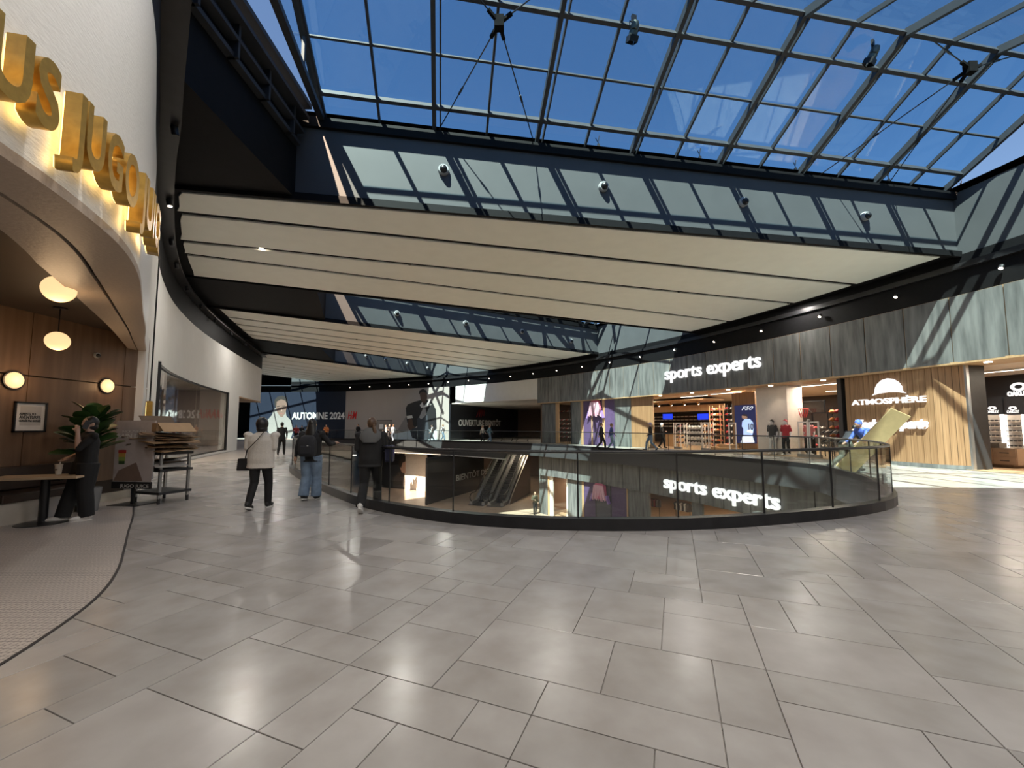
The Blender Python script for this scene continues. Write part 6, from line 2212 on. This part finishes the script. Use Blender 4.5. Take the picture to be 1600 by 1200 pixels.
ring_logo(t, FO, 1592, 605, 26, 13, -.04, m_letter)
a, b = FO(1575, 619), FO(1610, 613)
words(t, 'OAKLEY', a[0], a[1], .26, m_letter, width=b[0] - a[0], ext=.02, off=.012, y=-.03)
for i, (u0, u1, ul) in enumerate(((1540, 1573, 1551), (1573.5, 1607, 1583))):
    p, rz = spot_on((u0 + u1) / 2, RO + 5.8)
    F2 = Flat(p, rz)
    t = thing('eyewear_shelf', 'lit eyewear shelf %s in the shop behind the oak wall' % ('nearer the doorway edge' if i == 0 else 'further into the shop'), 'shelf', p, rz, 'eyewear shelves')
    x0, x1 = F2(u0, 690)[0] + .02, F2(u1, 690)[0] - .02
    zt = F2(u0, 648)[1]
    m = MB(); m.box(x0, x1, 0, .08, .3, zt); m.obj('back', flat('shelf cream', (.55, .50, .45)), t)
    m = MB(); m.box(x0, x1, -.02, .08, zt, zt + .75); m.obj('header', m_hoard_dark, t)
    for x in (x0, x1 - .05):
        m = MB(); m.box(x, x + .05, -.16, .02, .3, zt); m.obj('lit_edge', emis('shelf edge light', (1, .95, .88), 1.6), t)
    nsh = 7
    for k in range(nsh):
        z = .45 + (zt - .55) * k / nsh
        m = MB(); m.box(x0 + .05, x1 - .05, -.16, 0, z, z + .02); m.obj('shelf', flat('shelf cream', (.55, .50, .45)), t)
        M0 = Matrix.Translation(p) @ Matrix.Rotation(rz, 4, 'Z')
        for c in range(4):
            gm = MB(); xx = x0 + (x1 - x0) * (c + .7) / 4.6
            for s in (-1, 1):
                gm.ball((s * .035, 0, .025), .03, .008, .022, 8, 5)
            gm.bar((-.02, 0, .03), (.02, 0, .03), .008)
            for s in (-1, 1):
                gm.bar((s * .063, 0, .03), (s * .065, .12, .03), .006)
            o = gm.obj('sunglasses', m_dark); o.matrix_world = M0 @ Matrix.Translation((xx, -.1, z + .022)) @ Matrix.Scale(1.35, 4)
            tag(o, 'dark sunglasses, %s row up on the eyewear shelf %s' % (ORD[k], 'nearer the doorway' if i == 0 else 'further in'), 'sunglasses', 'sunglasses on the lit shelves')
    ring_logo(t, F2, ul, 638, 13, 6, -.04, m_letter)
    a, b = F2(ul - 9, 645.5), F2(ul + 10, 642)
    words(t, 'OAKLEY', a[0], a[1], .16, m_letter, width=b[0] - a[0], ext=.01, y=-.03)
p, rz = spot_on(1553, RO + 2.4)
FC = Flat(p, rz)
t = thing('glass_counter', 'oak drawer counter with a glass case at the eyewear shop entrance', 'counter', p, rz)
x0, x1 = FC(1517, 715)[0], FC(1590, 715)[0]
m = MB(); m.box(x0 + .1, x1 - .15, .05, .6, .012, .12); m.obj('plinth', m_wood_dk, t)
m = MB(); m.box(x0, x1, 0, .65, .12, .72); m.obj('body', flat('counter oak', (.30, .20, .13)), t)
for i in range(2):
    for k in range(2):
        xa = x0 + (x1 - x0) * (.02 + .49 * i); xb = xa + (x1 - x0) * .47
        m = MB(); m.box(xa, xb, -.02, 0, .15 + .28 * k, .41 + .28 * k); dwr = m.obj('drawer', flat('drawer oak', (.33, .22, .145)), t)
        m = MB(); m.box((xa + xb) / 2 - .12, (xa + xb) / 2 + .12, -.035, -.02, .26 + .28 * k, .29 + .28 * k); m.obj('handle', m_dark, dwr)
m = MB(); m.box(x0, x1, 0, .65, .72, 1.12); m.obj('glass_case', m_glass_shop, t)
m = MB(); m.box(x0 + .05, x1 - .5, .1, .5, .73, .90); m.obj('tray', flat('display tray', (.20, .17, .14)), t)

# ================================================================== CEILING FITTINGS
# dome cameras / sensor pods on the beam faces
def beam_pt(line, u, v):
    a, b = LINES[line]
    q = ray(u, v); k = q.x / q.y
    y = a / (1 - b * k)
    return Vector((k * y, y, EYE + q.z / q.y * y))


for line, lst, nm in (('1n', ((693, 267), (942, 293), (1160, 317), (1350, 339)), 'the beam under the big skylight'), ('2n', ((620, 490), (727, 505), (815, 518), (892, 533)), 'the second roof beam'), ('3n', ((572, 556), (602, 561), (636, 568), (668, 575)), 'the third roof beam')):
    b = LINES[line][1]
    rz = math.atan2(b, 1)
    for i, (u, v) in enumerate(lst):
        p = beam_pt(line, u, v)
        dome_camera(p, rz, .15 if line == '1n' else .17, '%s round pod on %s, counted from the white wall' % (ORD[i], nm), 'round pods on the roof beams')
m = MB(); p = beam_pt('1n', 720, 268); m.box(-.09, .09, -.01, 0, -.09, .09); o = m.obj('junction_plate', m_navy); o.location = p; o.rotation_euler = (0, 0, math.atan2(.169, 1))
tag(o, 'small square cover plate beside a round pod on the big beam', 'plate')


# stage lamps hanging from the skylight steel
def stage_lamp(s, w, label, rot):
    p = P1(s, w) - Vector((0, 0, .22))
    t = thing('stage_lamp', label, 'lamp', p, rot, 'stage lamps under the skylight')
    green = flat('green grey metal', (.10, .12, .11), .4, metal=.4)
    m = MB(); m.box(-.06, .06, -.03, .03, -.02, .16); m.obj('clamp', m_blackmetal, t)
    m = MB(); m.tube([(-.12, 0, -.22), (-.12, 0, -.02), (.12, 0, -.02), (.12, 0, -.22)], .012, 6); m.obj('yoke', m_blackmetal, t)
    M = Matrix.Translation((0, 0, -.2)) @ Matrix.Rotation(math.radians(28), 4, 'X')
    m = MB(); m.lathe([(0, .17), (.07, .16), (.10, .08), (.10, .0), (.08, -.02), (.105, -.04), (.105, -.14), (0, -.14)], 18, M=M); m.obj('can', green, t, smooth=True)
    for k in range(4):
        m = MB(); m.box(-.10, .10, .105, .112, -.26, -.13); o = m.obj('barn_door', m_blackmetal, t); o.matrix_local = M @ Matrix.Rotation(k * math.pi / 2, 4, 'Z')
    return t


stage_lamp(*s_w(988, 42), 'stage lamp with barn doors under the skylight, nearer the middle tie node', .3)
stage_lamp(*s_w(1362, 78), 'stage lamp with barn doors under the skylight, further along the grid', .6)
# rod anchors standing on the parapet
for i, u in enumerate((937, 1097, 1247, 1392, 1505)):
    q = beam_pt('1n', u, 260); q.z = ZW + .05
    m = MB(); m.tube([(0, 0, 0), (0, 0, .38)], .015, 6); m.box(-.04, .04, -.03, .03, .26, .34); m.tube([(0, 0, .38), (-.1, -.06, .50)], .012, 6); m.tube([(0, 0, .44), (.03, .0, .62)], .012, 6)
    o = m.obj('rod_anchor', m_blackmetal); o.location = q + Vector((0, .12, 0))
    tag(o, '%s steel rod anchor on the parapet below the skylight, counted from the middle' % ORD[i], 'bracket', 'rod anchors on the parapet')
# spots along the outer black band
BAND = [11 + 3.33 * k for k in range(20)]
for i, th in enumerate(BAND):
    p, rz = on_arc(th, RO - .13, 6.62)
    lab = ('%s small spotlight in the black band, counted from the eyewear shop' % ORD[i]) if i < 14 else 'small spotlight in the black band above the far hoardings'
    t = thing('band_spotlight', lab, 'lamp', p, rz, 'spotlights in the outer black band')
    m = MB(); m.tube([(0, .0, .08), (0, -.05, -.02)], .07, 12); m.obj('can', m_blackmetal, t)
    m = MB(); m.tube([(0, -.052, -.024), (0, -.056, -.03)], .055, 12); m.obj('lens', m_spot, t)
    if th < 60:
        o = spot_light('band_light', (0, -.12, -.12), (0, -1.5, -1.3), 16, 80); o.parent = t
# spots along the inner black band
for i, y in enumerate((7.0, 9.6, 11.6, 13.6, 15.8, 18.2, 20.8, 23.8, 27)):
    k = k_of_y(y)
    p = WALL[k] - WSIDE[k] * .2
    t = thing('band_spotlight', '%s small spotlight in the black band above the white wall' % ORD[i], 'lamp', (p.x, p.y, ZC - .5), math.atan2(-WSIDE[k].y, -WSIDE[k].x) + math.pi / 2, 'spotlights in the inner black band')
    m = MB(); m.tube([(0, 0, .04), (0, -.03, -.12)], .06, 12); m.obj('can', m_blackmetal, t)
    m = MB(); m.tube([(0, -.031, -.124), (0, -.032, -.13)], .05, 12); m.obj('lens', m_spot if i == 1 else m_dark, t)
    o = spot_light('band_light', (0, -.08, -.2), (0, -1.6, -1.6), 110, 125, (1, .94, .86)); o.parent = t


# recessed slot downlights; those with a dark lens are added to brighten the hall
def slot_lamp(line, u, label, watts, grp, lit=True):
    LINES['_s'] = line
    a, b = line
    q = ray(u, 430); k = q.x / q.y
    y = a / (1 - b * k)
    t = thing('slot_or_added_lamp', label, 'lamp', (k * y, y, ZC), 0, grp)
    m = MB(); m.lathe([(0, 0), (.06, 0), (.06, .08), (0, .08)], 14, (0, 0, -.03)); m.obj('lens', m_spot if lit else m_dark, t)
    o = area_light('slot_light', (0, 0, -.06), .16, .16, watts * 1.3, (1, .94, .87)); o.data.shape = 'DISK'; o.parent = t


G2 = (15.76, .277)
for i, (u, w) in enumerate(((406, 75), (640, 60), (860, 60), (1060, 60), (1230, 60))):
    slot_lamp(G2, u, '%s recessed lamp in the middle slot of the white ceiling, from the white wall, added where its lens is dark' % ORD[i], w, 'slot lamps in the big white ceiling', i == 0)
F2_ = fan('2n', '2f', .42)
for i, u in enumerate((420, 560, 700)):
    slot_lamp(F2_, u, '%s added dark-lensed lamp in the second white ceiling, from the white wall' % ORD[i], 90, 'added slot lamps in the second white ceiling', False)
F3_ = fan('3n', '3f', .38)
for i, u in enumerate((450, 520)):
    slot_lamp(F3_, u, '%s added dark-lensed lamp in the third white ceiling, from the white wall' % ORD[i], 110, 'added slot lamps in the third white ceiling', False)
# lamps added out of view over the viewer to brighten the hall
for i, (x, y) in enumerate(((-1.5, 3.2), (3, 3.2), (8, 3), (13, 3), (-1, -2), (4, -2), (9, -2), (13.5, -2), (1, -7), (8, -7))):
    t = thing('added_downlight', 'added round lamp above the viewer, out of view, brightening the hall', 'lamp', (x, y, ZC - .02), 0, 'added lamps above the viewer')
    m = MB(); m.lathe([(0, 0), (.11, 0), (.12, .02), (0, .02)], 18, (0, 0, -.02)); m.obj('lens', m_spot, t)
    o = area_light('added_fill_light', (0, 0, -.04), .22, .22, 105, (1, .94, .87)); o.data.shape = 'DISK'; o.parent = t
bpy.data.scenes.remove(SCRATCH)
